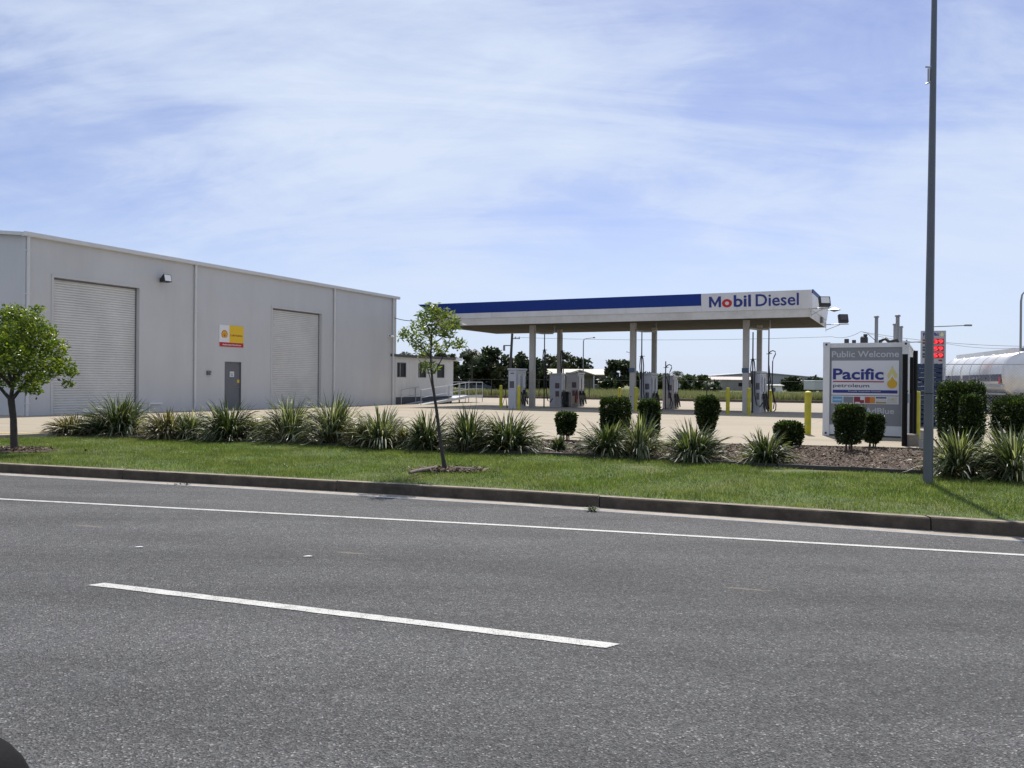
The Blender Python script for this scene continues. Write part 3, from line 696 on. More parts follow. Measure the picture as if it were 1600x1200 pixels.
# ------------------------------------------------------------------ dispensers
m_disp = mat('dispenser_white', (0.50, 0.51, 0.55), 0.4, var=0.04, vscale=1.5, dirt=(.33, .32, .31), dscale=1.5)
m_dsid = mat('dispenser_side', (0.42, 0.41, 0.38), 0.45, var=0.08, vscale=2)
m_hose = mat('hose_rubber', (0.012, 0.012, 0.013), 0.55)
m_pan = mat('display_panel', (0.10, 0.085, 0.10), 0.25, var=.15, vscale=15)
def hose(mb, p0, p1, sag, out=(0, 0)):
    pts = []
    for k in range(13):
        s = k / 12; q = np.array(p0) * (1 - s) + np.array(p1) * s
        w_ = 4 * s * (1 - s); q = q + np.array([out[0] * w_, out[1] * w_, -sag * w_]); pts.append(tuple(q))
    mb.tube(pts, .026, 6)
def dispenser(label, a, b, W, Lg, H, style, yawd=0):
    p = site(a, b); t_ = thing('fuel_dispenser', label, 'fuel dispenser', p, -CT - R(yawd), 'diesel dispensers under the canopy')
    MB().rbox(-W / 2, W / 2, 0, Lg, 0, H, .03).build('cabinet', m_disp, t_)
    MB().box(-W / 2 - .04, W / 2 + .04, -.04, Lg + .04, H + .002, H + .09).build('top_cap', m_disp, t_)
    MB().box(-W / 2 - .03, W / 2 + .03, -.03, Lg + .03, -.02, .06).build('plinth', m_dgrey, t_)
    # front notices
    if style == 0:
        MB().box(-.07 - .06, .13, -.012, -.001, H * .55, H * .72).build('display', m_pan, t_)
        MB().box(-.08, .12, -.008, -.001, H * .9, H * .93).build('number_strip', m_dgrey, t_)
    else:
        MB().box(.0, W * .38, -.012, -.001, H * .60, H * .76).build('display', m_pan, t_)
        MB().box(.0, W * .40, -.010, -.001, H * .08, H * .55).build('service_hatch', m_dsid, t_)
        MB().box(.03, W * .36, -.014, -.0101, H * .36, H * .52).build('display', m_pan, t_)
    # right-hand side: recessed bay, nozzles, hoses
    X = W / 2
    MB().box(X + .001, X + .02, Lg * .06, Lg * .94, .12, H - .08).build('side_panel', m_dsid, t_)
    for k, fy in enumerate((.25, .7)):
        yy = Lg * fy
        MB().box(X + .021, X + .06, yy - .16, yy + .16, H * .55, H * .9).build('meter_face', m_disp, t_)
        nz = MB().box(X + .021, X + .12, yy - .05, yy + .05, H * .38, H * .50).tube([(X + .1, yy, H * .49), (X + .14, yy, H * .40), (X + .11, yy + .03, H * .30)], .03, 6); nz.build('nozzle', m_black, t_)
        MB().tube([(X + .05, yy + .2, .3), (X + .05, yy + .2, H * .85)], .02, 6).build('riser_pipe', m_black, t_)
        h_ = MB(); hose(h_, (X + .09, yy - .22, H * .42), (X + .10, yy + .02, H * .36), .62, (.06, 0)); hose(h_, (X + .09, yy + .22, H * .45), (X + .12, yy + .03, H * .34), .55, (.10, .05)); h_.build('hose', m_hose, t_)
    return t_
def hose_mast(label, a, b, H, loop, side):
    p = site(a, b); t_ = thing('hose_mast', label, 'hose mast', p, -CT, 'black hose masts beside the dispensers')
    MB().tube([(0, 0, 0), (0, 0, H)], [.04, .03], 8).cbox(0, 0, .02, .2, .2, .04).build('mast', m_black, t_)
    MB().tube([(-.12, 0, loop), (.16, 0, loop + .02)], .018, 6).build('arm', m_black, t_)
    h_ = MB()
    if side == 0:
        h_.tube([(0, .0, loop + .1), (.07, 0, loop - .1), (.11, 0, loop - .5), (.09, 0, loop - 1.0), (.10, .1, .95), (.18, .1, .5), (.34, .08, .38), (.5, .05, .6)], .028, 6)
        h_.tube([(0, .0, loop + .1), (-.07, 0, loop - .1), (-.10, 0, loop - .5), (-.05, 0, loop - 1.2)], .026, 6)
    else:
        h_.tube([(.02, 0, loop), (.08, 0, loop + .12), (.2, 0, loop + .17), (.32, 0, loop + .12), (.34, 0, loop), (.25, 0, loop - .2), (.2, 0, loop - .4), (.19, 0, loop - 1.4), (.24, .03, 1.0), (.38, .05, .45), (.36, .05, .2), (.24, .05, .07), (.08, 0, .12)], .028, 6)
        h_.tube([(.02, 0, loop - .6), (.07, 0, 1.9), (.20, 0, 1.1), (.30, .02, .6), (.25, .04, .25)], .026, 6)
    h_.build('hose', m_hose, t_)
    return t_
dispenser('tall white dispenser cabinet with dark notice beside a yellow bollard', -.28, -2.0, .44, 1.35, 2.12, 0)
dispenser('grey-white dispenser cabinet with side hatch in front of a rear column', .40, 2.3, .70, .5, 1.95, 1)
dispenser('grey dispenser cabinet with looped hoses behind the red extinguisher', .52, 4.6, .72, 1.1, 2.05, 1)
dispenser('white dispenser cabinet with two dark panels behind the round-topped shrub', SP + .36, 1.0, .62, 1.3, 1.95, 1)
dispenser('dispenser cabinet half hidden behind another at the middle columns', SP + .60, 4.6, .60, 1.0, 1.9, 1)
dispenser('narrow grey dispenser cabinet by the column under the lettering', 2 * SP + .42, .4, .46, 1.7, 2.05, 1)
hose_mast('black hose mast hanging a looped hose between the front cabinets', .28, 1.0, 4.25, 3.3, 0)
hose_mast('black hose mast in front of the rear column by the extinguisher', .38, 3.35, 4.35, 3.35, 0)
hose_mast('black hose mast with long loop above the middle dispenser', SP + .28, .6, 4.2, 2.9, 0)
hose_mast('short hose mast behind the middle dispensers beside a rear column', SP + .75, 3.6, 2.75, 2.4, 1)
hose_mast('slim black hose mast between the two columns under the lettering', 2 * SP + .30, .15, 4.05, 2.7, 0)
hose_mast('black hose mast with crook-shaped hose by the rear column under the lettering', 2 * SP + .62, 3.0, 4.5, 3.1, 1)
t_ = thing('rubbish_bin', 'black rubbish bin standing between dispenser cabinets', 'bin', site(.78, 3.1), -CT)
MB().rbox(-.22, .22, -.22, .22, 0, .92, .04).build('body', m_black, t_); MB().box(-.24, .24, -.24, .24, .921, 1.0).build('lid', mat('bin_lid', (.03, .03, .035), .4), t_)
t_ = thing('fire_extinguisher', 'red fire extinguisher beside the black bin', 'extinguisher', site(1.02, 4.0), -CT)
MB().tube([(0, 0, .35), (0, 0, .40), (0, 0, .9), (0, 0, .97)], [.05, .08, .08, .03], 10).build('cylinder', mat('dull_red', (.22, .03, .035), .45), t_)
MB().tube([(0, 0, .97), (.0, 0, 1.04), (.12, 0, 1.06)], .02, 6).tube([(.03, 0, 1.0), (.11, 0, .85), (.1, 0, .55)], .015, 6).build('nozzle', m_black, t_)
MB().box(-.12, .12, .09, .12, 0, 1.15).build('backboard', m_dsid, t_)

# squeegee leaning by the tall cabinet
t_ = thing('wash_stand', 'thin black tripod stand beside the tall white dispenser', 'stand', site(-.85, -1.6), -CT)
MB().tube([(0, 0, 1.15), (0, 0, .75)], .02, 6).build('post', m_black, t_)
for a in (90, 210, 330): MB().tube([(0, 0, .8), (.22 * math.cos(R(a)), .22 * math.sin(R(a)), 0)], .014, 6).build('leg', m_black, t_)

# ------------------------------------------------------------------ bollards
m_by = mat('bollard_yellow', (0.46, 0.42, 0.018), 0.5, var=0.12, vscale=4, dirt=(.30, .27, .05), dscale=3)
m_cap = mat('bollard_cap', (0.74, 0.70, 0.12), 0.5)
def bollard(label, px, py, H=1.2, r=.085):
    p = gpl(px, py); t_ = thing('bollard', label, 'bollard', p, 0, 'yellow steel bollards')
    MB().tube([(0, 0, -.02), (0, 0, H)], r, 14).build('post', m_by, t_)
    MB().tube([(0, 0, H + .001), (0, 0, H + .02), (0, 0, H + .035)], [r, r * .8, r * .3], 14).build('cap', m_cap, t_)
    MB().tube([(0, 0, 0.001), (0, 0, .015)], r + .07, 14).build('base_flange', m_steel, t_)
bollard('yellow bollard alone on the concrete between ramp railing and tall dispenser', 782.5, 640, 1.28)
bollard('yellow bollard tight in front of the tall white dispenser with the notice', 810.5, 643, 1.25)
bollard('yellow bollard on open concrete behind the left pair of grey dispensers, near the far kerb', 909, 636, 1.33)
bollard('yellow bollard mostly hidden behind the square clipped shrub', 968, 637, 1.25)
bollard('yellow bollard in front of the middle front column', 993.5, 645, 1.25)
bollard('yellow bollard on open concrete behind the middle dispenser, near the far kerb', 1047, 639, 1.28)
bollard('yellow bollard beside the canopy column under the blue-white fascia change', 1137, 650, 1.28)
bollard('yellow bollard in front of the column under the lettering', 1170, 651, 1.27)
bollard('dark yellow bollard behind the crook-shaped hose', 1204, 645, 1.2)
bollard('bright yellow bollard beside the white tank container', 1262, 680, 1.13)
bollard('yellow bollard between the black gate and the blue pallets', 1432, 686, 1.17)
#PART3
# ------------------------------------------------------------------ site office and ramp
OP = gpl(618, 632); OP = np.array([OP[0] - .6 * V[0], OP[1] - .6 * V[1], OP[2]])
OP = np.array([-7.25, 49.4, float(padz(-7.25, 49.4))])
of = thing('site_office', 'white transportable office with three dark windows beyond the warehouse', 'building', OP, -TH)
m_off = mat('office_white', (0.66, 0.655, 0.63), 0.55, var=0.04, dirt=(.55, .54, .5), dscale=.6)
m_glass = mat('dark_window', (0.010, 0.011, 0.013), 0.35, spec=0.2)
OLn = 7.6; OZ0, OZ1 = .52, 2.95
wn = [(.75, 1.0), (3.15, .95), (5.45, .95)]
mb = MB(); y = 0
for (a_, w_) in wn:
    mb.box(-3.0, 0, y, a_, OZ0, OZ1); mb.box(-3.0, 0, a_, a_ + w_, OZ0, 1.72); mb.box(-3.0, 0, a_, a_ + w_, 2.62, OZ1); y = a_ + w_
mb.box(-3.0, 0, y, OLn, OZ0, OZ1); mb.build('wall', m_off, of)
for (a_, w_) in wn:
    wo = MB().box(-.07, -.045, a_ + .04, a_ + w_ - .04, 1.76, 2.58).build('window', m_glass, of)
    MB().box(-.08, .01, a_ + .001, a_ + .04, 1.721, 2.619).box(-.08, .01, a_ + w_ - .04, a_ + w_ - .001, 1.721, 2.619).box(-.08, .0098, a_ + .04, a_ + w_ - .04, 1.721, 1.76).box(-.08, .0098, a_ + .04, a_ + w_ - .04, 2.58, 2.619).build('frame', m_dgrey, wo)
MB().box(-2.95, -.06, .05, OLn - .05, -.1, OZ0).build('skirting', mat('skirt_dark', (.05, .055, .065), .6), of)
MB().box(-3.15, .16, -.2, OLn + .02, OZ1 + .001, OZ1 + .16).build('roof', mat('office_roof', (.07, .075, .07), .6), of)
MB().box(-3.1, .2, OLn + .021, OLn + .9, OZ1 - .05, OZ1 + .12).build('awning', m_white, of)
for k in range(1, 7): MB().box(.001, .008, OLn * k / 7 - .012, OLn * k / 7 + .012, OZ0, OZ1 - .001).build('cover_strip', m_off, of)

RP = gpl(657, 635); RP2 = gpl(752, 630)
rd = RP2[:2] - RP[:2]; RL = 10.2; ra = math.atan2(rd[0], rd[1]); ra = R(19)
rp = thing('access_ramp', 'galvanised access ramp with handrails in front of the white office', 'ramp', RP, -ra)
def dk(y): return min(.52, .02 + .50 * max(0, y) / 7.6)
for (y0, y1) in ((0, 2.5), (2.5, 5.1), (5.1, 7.6), (7.6, RL)):
    MB().prism_x([(y0 + .01, dk(y0)), (y1 - .01, dk(y1)), (y1 - .01, dk(y1) - .06), (y0 + .01, dk(y0) - .06)], -1.25, 0).build('deck_panel', m_steel, rp)
for x in (0.03, -1.28):
    MB().prism_x([(0, dk(0) + .06), (7.6, dk(7.6) + .06), (RL, dk(RL) + .06), (RL, dk(RL) - .12), (7.6, dk(7.6) - .12), (0, -.02)], x - .02, x + .02).build('kick_rail', m_steel, rp)
    MB().tube([(x, 0, .98), (x, 7.6, dk(7.6) + .95), (x, RL, dk(RL) + .95)], .022, 6).build('handrail', m_steel, rp)
    for y in (0, 2.0, 4.2, 6.0, 7.6, 9.0, RL):
        MB().tube([(x, y, -.02), (x, y, dk(y) + .95)], .026, 6).build('post', m_steel, rp)
    MB().tube([(x, 0, .52), (x, 7.6, dk(7.6) + .48), (x, RL, dk(RL) + .48)], .015, 6).build('mid_rail', m_steel, rp)
MB().tube([(-1.28, RL, dk(RL) + .95), (.03, RL, dk(RL) + .95)], .022, 6).build('handrail', m_steel, rp)

# ------------------------------------------------------------------ tank container with sign
KT = R(27.2)
KP = gpl(1285, 681)
kc = thing('tank_container', 'white tank container with grey sign front and roof vents', 'container', KP, -KT)
KW, KH, KL = 2.03, 2.42, 5.6
m_kw = mat('container_white', (0.70, 0.70, 0.69), 0.45, var=0.04, dirt=(.55, .53, .5), dscale=1.2)
m_kg = mat('sign_grey', (0.23, 0.235, 0.245), 0.45, var=0.05)
m_kl = mat('sign_letter_grey', (0.52, 0.52, 0.53), 0.4)
for x in (0, KW - .16):
    for y in (0, KL - .16): MB().box(x, x + .16, y, y + .16, .0, KH).build('corner_post', m_kw, kc)
for x in (-.005, KW - .165):
    for z in (.02, KH - .10):
        cc_ = MB().box(x, x + .17, -.012, .158, z, z + .12).build('corner_casting', m_kw, kc)
        MB().box(x + .06, x + .11, -.016, -.011, z + .035, z + .085).build('locking_hole', m_black, cc_)
MB().box(.16, KW - .16, .03, .12, KH - .12, KH - .005).build('top_rail', m_kw, kc)
MB().box(.16, KW - .16, .03, .14, .05, .30).build('bottom_sill', m_kw, kc)
MB().box(.16, KW - .16, .05, .10, .30, KH - .121).build('sign_panel', m_kg, kc)
cs = MB(); n = 40
vs = []; fs = []
for i in range(n * 4 + 1):
    yy = .17 + (KL - .34) * i / (n * 4); dx = (0, .03, .03, 0)[i % 4]
    vs += [(KW - .06 + dx, yy, .12), (KW - .06 + dx, yy, KH - .1)]
    if i: fs.append((2 * i - 2, 2 * i, 2 * i + 1, 2 * i - 1))
cs.add(vs, fs); cs.add([(-(x - KW), y, z) for x, y, z in vs], fs); cs.box(.17, KW - .17, KL - .1, KL - .06, .1, KH - .1).build('side_wall', m_kw, kc)
MB().box(.02, KW - .02, .10, KL - .02, KH - .1, KH - .04).build('roof', m_kw, kc)
for x in (KW - .12, .02): MB().box(x, x + .1, .16, KL - .16, KH - .12, KH - .002).box(x, x + .1, .16, KL - .16, .0, .12).build('side_rail', m_kw, kc)
# front sign contents, in fractions of the grey panel
GX0, GX1, GZ0, GZ1 = .165, KW - .165, .30, KH - .125
def sx_(px): return GX0 + (px - 300) / (1408 - 300) * 0 if False else GX0 + (px - 305) / (1310 - 305) * (GX1 - GX0)      # zoomed survey units
def sz_(py): return GZ1 - (py - 205) / (1253 - 205) * (GZ1 - GZ0)
YF = .05
text_into('Public Welcome', sx_(330), sz_(335), sx_(1270) - sx_(330), sz_(250) - sz_(335), YF - .002, m_kl, kc, bold=.016, depth=.008)
m_sw = mat('sign_white', (0.66, 0.66, 0.67), 0.35)
lg = MB().box(sx_(330), sx_(1270), YF - .012, YF - .001, sz_(845), sz_(380)).build('logo_board', m_sw, kc)
m_pblue = mat('logo_blue', (0.02, 0.025, 0.19), 0.35); m_gold = mat('logo_gold', (.62, .36, .02), .4); m_pgold = mat('logo_pale_gold', (.62, .56, .22), .4)
YL_ = YF - .013
text_into('Pacific', sx_(350), sz_(638), sx_(1062) - sx_(350), sz_(484) - sz_(638), YL_, m_pblue, lg, bold=.026, depth=.005)
MB().box(sx_(350), sx_(1066), YL_ - .004, YL_ - .0005, sz_(672), sz_(656)).build('red_rule', mat('logo_red', (.35, .03, .05), .4), lg)
text_into('petroleum', sx_(352), sz_(756), sx_(865) - sx_(352), sz_(692) - sz_(756), YL_, mat('logo_ink', (.06, .06, .09), .4), lg, bold=.008, depth=.004)
MB().box(sx_(348), sx_(1253), YL_ - .004, YL_ - .0005, sz_(818), sz_(776)).build('blue_bar', m_pblue, lg)
text_into('Proudly Australian Owned', sx_(570), sz_(808), sx_(1020) - sx_(570), sz_(784) - sz_(808), YL_ - .0042, m_kl, lg, bold=.005, depth=.002)
def drop(cx, zb, zt, r, m_, nm, y):
    pts = []
    cz = zb + r
    for k in range(0, 25):
        a = R(-210 + 240 * k / 24); pts.append((cx + r * math.cos(a), cz + r * math.sin(a)))
    pts = [(cx + r * math.cos(R(a)), cz + r * math.sin(R(a))) for a in np.linspace(155, 385, 24)] + [(cx + r * .34, cz + (zt - cz) * .62), (cx, zt), (cx - r * .34, cz + (zt - cz) * .62)]
    return MB().prism_y(pts, y - .002, y).build(nm, m_, lg)
DX = sx_(1180); rr = (sx_(1250) - sx_(1110)) / 2
drop(DX, sz_(645), sz_(445), rr, m_pgold, 'oil_drop', YL_ - .0005)
drop(DX, sz_(765), sz_(555), rr * 1.22, m_sw, 'oil_drop', YL_ - .003)
drop(DX, sz_(752), sz_(590), rr, m_gold, 'oil_drop', YL_ - .0055)
cb = MB().box(sx_(330), sx_(1270), YF - .012, YF - .001, sz_(962), sz_(856)).build('card_board', m_sw, kc)
cards = [(346, 490, (.12, .30, .50)), (502, 642, (.18, .20, .22)), (652, 795, (.22, .02, .03)), (806, 945, (.42, .06, .02)), (958, 1102, (.55, .54, .5)), (1115, 1255, (.52, .52, .5))]
for k, (a_, b_, c_) in enumerate(cards):
    cd_ = MB().box(sx_(a_), sx_(b_), YL_ - .003, YL_ - .0005, sz_(952), sz_(868)).build('card_emblem', mat('card_%d' % k, c_, .4, var=.25, vscale=30), cb)
    zt, zb = sz_(868), sz_(952); xa, xb = sx_(a_), sx_(b_)
    if k == 0: MB().box(xa + .02, xb - .02, YL_ - .005, YL_ - .0032, (zt + zb) / 2 - .02, (zt + zb) / 2 + .02).build('band', mat('pale_blue', (.35, .5, .62), .4), cd_)
    if k == 2: MB().box(xa + (xb - xa) * .62, xb, YL_ - .005, YL_ - .0032, (zt + zb) / 2, zt).box(xa + .03, xb - .1, YL_ - .005, YL_ - .0032, zb, zb + .025).build('band', m_sw, cd_)
    if k == 3: MB().box(xa + (xb - xa) * .5, xb, YL_ - .005, YL_ - .0032, zb, zt).build('band', mat('amber', (.55, .22, .02), .4), cd_)
    if k == 4: MB().box(xa, xb, YL_ - .005, YL_ - .0032, zt - .035, zt).build('band', m_pblue, cd_); MB().box(xa, xb, YL_ - .005, YL_ - .0032, zb, zb + .035).build('band', mat('olive', (.3, .25, .06), .5), cd_)
    if k == 5: MB().tube([((xa + xb) / 2 + .02 + .03 * math.cos(a), YL_ - .004, (zt + zb) / 2 + .02 + .03 * math.sin(a)) for a in np.linspace(0, 6.283, 13)], .008, 4).build('ring', m_pgold, cd_)
text_into('AdBlue', sx_(805), sz_(1092), sx_(1210) - sx_(805), sz_(1012) - sz_(1092), YF - .002, m_kl, kc, bold=.02, depth=.008)
# vents and valves on the roof
def roof_pipe(px, ytop, yb, r, depth_l):
    k = (px - 1285) / (1408 - 1285); x = k * KW; z1 = KH + (540 - ytop) / FPX * (21.2 + depth_l)
    pp = MB().tube([(x, depth_l, KH - .05), (x, depth_l, z1)], r, 10).build('vent_pipe', m_dgy, kc)
    MB().tube([(x, depth_l, z1 + .001), (x, depth_l, z1 + .03), (x, depth_l, z1 + .05)], [r * 1.5, r * 1.5, r * .8], 10).build('vent_cap', m_dgy, pp)
m_dgy = mat('pipe_grey', (.22, .22, .225), .45, var=.1)
roof_pipe(1358.5, 499, 538, .045, .9); roof_pipe(1388, 497, 538, .05, 1.4); roof_pipe(1383, 509, 538, .045, 1.9); roof_pipe(1391, 512, 538, .04, 2.3)
for (px, h_, wd) in ((1316, .13, .12), (1327, .10, .10)):
    x = (px - 1285) / 123 * KW; MB().tube([(x, .6, KH - .05), (x, .6, KH + h_)], wd / 2, 10).build('filler_cap', m_black, kc)
x = (1341 - 1285) / 123 * KW; MB().rbox(x - .09, x + .09, .7, .9, KH - .05, KH + .20, .03).tube([(x + .03, .8, KH + .2), (x + .03, .8, KH + .26)], .05, 8).build('breather', m_black, kc)
x = (1370 - 1285) / 123 * KW
MB().tube([(x - .1, 1.0, KH - .05), (x - .1, 1.0, KH + .08), (x + .02, 1.0, KH + .15), (x + .12, 1.0, KH + .05), (x + .3, 1.0, KH + .1), (x + .35, 1.0, KH - .05)], .05, 8).build('valve', m_black, kc)
MB().tube([(x + .45, 1.2, KH + .05), (x + .95, 1.2, KH + .06)], .015, 6).tube([(KW - .1, 1.2, KH - .1), (KW - .1, 1.2, KH + .12)], .02, 6).build('lever', m_dgy, kc)
MB().tube([(x - .22, .8, KH), (x - .22, .8, KH + .1), (x - .4, .8, KH + .28)], .008, 5).build('cable', m_black, kc)

# ------------------------------------------------------------------ black gate beside the container
GP = gpl(1413, 697)
m_blk = mat('black_powdercoat', (.010, .0095, .009), .7, spec=.2, var=.2, vscale=12)
gt = thing('gate', 'black tubular gate leaves folded back beside the container', 'gate', (GP[0], GP[1], GP[2] - .02), -R(25.6))
for (x, y, h_, r_) in ((0, 0, 2.0, .055), (.13, .5, 1.95, .04), (.16, 1.6, 1.2, .03), (.20, 1.7, 2.1, .045), (.22, 3.4, 2.2, .05)):
    MB().tube([(x, y, 0), (x, y, h_)], r_, 8).build('post', m_blk, gt)
for (x, y0, y1, z) in ((.13, .5, 2.9, 1.9), (.13, .5, 2.9, 1.0), (.13, .5, 2.9, .12), (.2, 1.7, 3.4, 2.0), (.2, 1.7, 3.4, .15), (.03, .06, .5, 1.2)):
    MB().tube([(x, y0, z), (x + .02, y1, z)], .022, 6).build('rail', m_blk, gt)
bars = MB()
for k in range(22):
    MB().tube([(.135, .6 + k * .105, .13), (.135, .6 + k * .105, 1.89)], .016, 5).build('bar', m_blk, gt)
MB().tube([(.2, 1.7, 1.5), (.95, 2.3, 1.15), (1.6, 2.6, .95)], .016, 6).build('stay_rod', m_blk, gt)
MB().box(.05, .10, .02, .10, .95, 1.15).build('latch', m_steel, gt)
t_ = thing('concrete_footing', 'small grey concrete footing block at the gate post', 'footing', gpl(1425, 697), -TH)
MB().rbox(-.13, .13, -.1, .16, -.02, .26, .02).build('block', m_conc, t_)

# chain-link fence running on beyond the gate, in front of the tankers
FB = gpl(1468, 676); 
ch = thing('chain_link_fence', 'grey chain-link fence in front of the silver tankers', 'fence', (FB[0] + .1, FB[1], FB[2]), -R(14))
FLn, FH = 10.0, 2.0
for k in range(5): MB().tube([(k * 2.5, 0, -.1), (k * 2.5, 0, FH + .04)], .03, 8).build('post', m_steel, ch)
MB().tube([(0, 0, FH), (FLn, 0, FH)], .016, 6).build('top_rail', m_steel, ch)
vs = []; fs = []; pt = .085
def wire(p0, p1, r=.0022):
    o = len(vs)
    for p_ in (p0, p1):
        vs.extend([(p_[0], p_[1] - r, p_[2] - r), (p_[0] , p_[1] + r, p_[2] - r), (p_[0], p_[1], p_[2] + r)])
    fs.extend([(o, o + 1, o + 4, o + 3), (o + 1, o + 2, o + 5, o + 4), (o + 2, o, o + 3, o + 5)])
k = -FH
while k < FLn:
    a0 = max(k, 0); a1 = min(k + FH - .06, FLn)
    if a1 > a0:
        wire((a0, .0, .03 + a0 - k), (a1, .0, .03 + a1 - k)); wire((a0, .006, FH - .03 - (a0 - k)), (a1, .006, FH - .03 - (a1 - k)))
    k += pt
tag(MB().add(vs, fs).build('wire_mesh', m_steel, ch), kind='stuff')

# ------------------------------------------------------------------ stack of blue pallets
m_pal = mat('pallet_blue', (0.014, 0.034, 0.085), 0.7, var=0.3, vscale=5, dirt=(.02, .025, .035), dscale=4, bump=.3, bscale=30)
SPt = gpl(1442, 668)
proto = thing('pallet', '', 'pallet', SPt, -R(20), 'blue pallets in one tall stack')
PW = 1.12; H1 = .152
for k in range(7):
    x = -PW / 2 + .05 + k * (PW - .1) / 6; MB().box(x - .05, x + .05, -PW / 2, PW / 2, .126, .145).build('top_board', m_pal, proto)
for y in (-PW / 2 + .03, 0, PW / 2 - .03): MB().box(-PW / 2, PW / 2, y - .025, y + .025, .02, .1255).build('bearer', m_pal, proto)
for x in (-PW / 2 + .06, -.2, .2, PW / 2 - .06): MB().box(x - .06, x + .06, -PW / 2, PW / 2, .0, .0195).build('bottom_board', m_pal, proto)
ordn = ['lowest', 'second', 'third', 'fourth', 'fifth', 'sixth', 'seventh', 'eighth', 'ninth', 'tenth', 'eleventh', 'twelfth', 'thirteenth', 'topmost']
NPAL = 14
for k in range(NPAL):
    o = proto if k == 0 else copy_tree(proto)
    o.location = (SPt[0] + random.uniform(-.02, .02), SPt[1] + random.uniform(-.02, .02), SPt[2] + .003 + k * H1)
    o.rotation_euler = (0, 0, -R(20) + random.uniform(-.02, .02))
    o['label'] = {0: 'blue timber pallet resting on the ground at the bottom of its stack', NPAL - 1: 'blue timber pallet at the very top of its stack'}.get(k, 'blue timber pallet, %s from the ground in its stack' % ordn[k])

# ------------------------------------------------------------------ price pylon
PP = dp(1457, 640, 46.0); PP[2] = float(padz(PP[0], PP[1]))
py0 = thing('price_sign', 'tall grey price sign with red lit digits beyond the pallets', 'price sign', PP, -R(21))
s_ = 46.0 / FPX
PWD = 35 * s_ * 1.0; ZTOP = dp(1457, 517, 46.0)[2] - PP[2]; ZLOW = ZTOP - 60 * s_
m_pyl = mat('pylon_grey', (.40, .40, .42), .45, var=.05)
MB().box(-PWD / 2, PWD / 2, -.12, .12, .0, ZTOP).build('panel', m_pyl, py0)
for x in (-PWD / 2 + .04, PWD / 2 - .04): MB().box(x - .035, x + .035, -.14, -.121, .0, ZTOP).build('edge_trim', m_steel, py0)
def pz(py): return ZTOP - (py - 517) * s_
m_led = mat('led_red', (.4, .02, .02), .5, emit=(1.0, .04, .05), estr=1.6)
m_ledp = mat('led_panel', (.20, .012, .016), .5, emit=(1.0, .02, .03), estr=0.12)
text_into('Pacific', -PWD / 2 + 3 * s_, pz(525), 22 * s_, 5 * s_, -.122, m_pblue, py0, bold=.04)
text_into('petroleum', -PWD / 2 + 3 * s_, pz(527.5), 14 * s_, 2 * s_, -.122, m_pblue, py0, bold=.0)
lg = py0
drop(PWD / 2 - 5.5 * s_, pz(526), pz(518.5), 2.4 * s_, mat('pylon_pale', (.7, .68, .35), .4), 'oil_drop', -.121)
for k, (yc, c_, tx) in enumerate(((534, (.18, .03, .03), '139'), (545, (.03, .045, .05), '159'), (555.5, (.03, .045, .05), '159'))):
    MB().box(-PWD / 2 + 2.2 * s_, -PWD / 2 + 7.8 * s_, -.135, -.121, pz(yc + 3.4), pz(yc - 3.6)).build('fuel_plate', mat('plate_%d' % (k > 0), c_, .4), py0)
    MB().box(-PWD / 2 + 3 * s_, -PWD / 2 + 7 * s_, -.139, -.1352, pz(yc + .6), pz(yc - .4)).build('plate_bar', m_pyl, py0)
    dpn = MB().box(-PWD / 2 + 11 * s_, PWD / 2 - 3 * s_, -.135, -.121, pz(yc + 4.2), pz(yc - 4.4)).build('digit_panel', m_ledp, py0)
    text_into(tx, -PWD / 2 + 12.5 * s_, pz(yc + 3.0), PWD - 16.5 * s_, 6.2 * s_, -.137, m_led, dpn, name='digits', bold=.02)
MB().box(PWD / 2 - 10 * s_, PWD / 2 - 5 * s_, -.135, -.121, pz(564.5), pz(562)).build('fuel_plate', mat('plate_0', (.18, .03, .03), .4), py0)

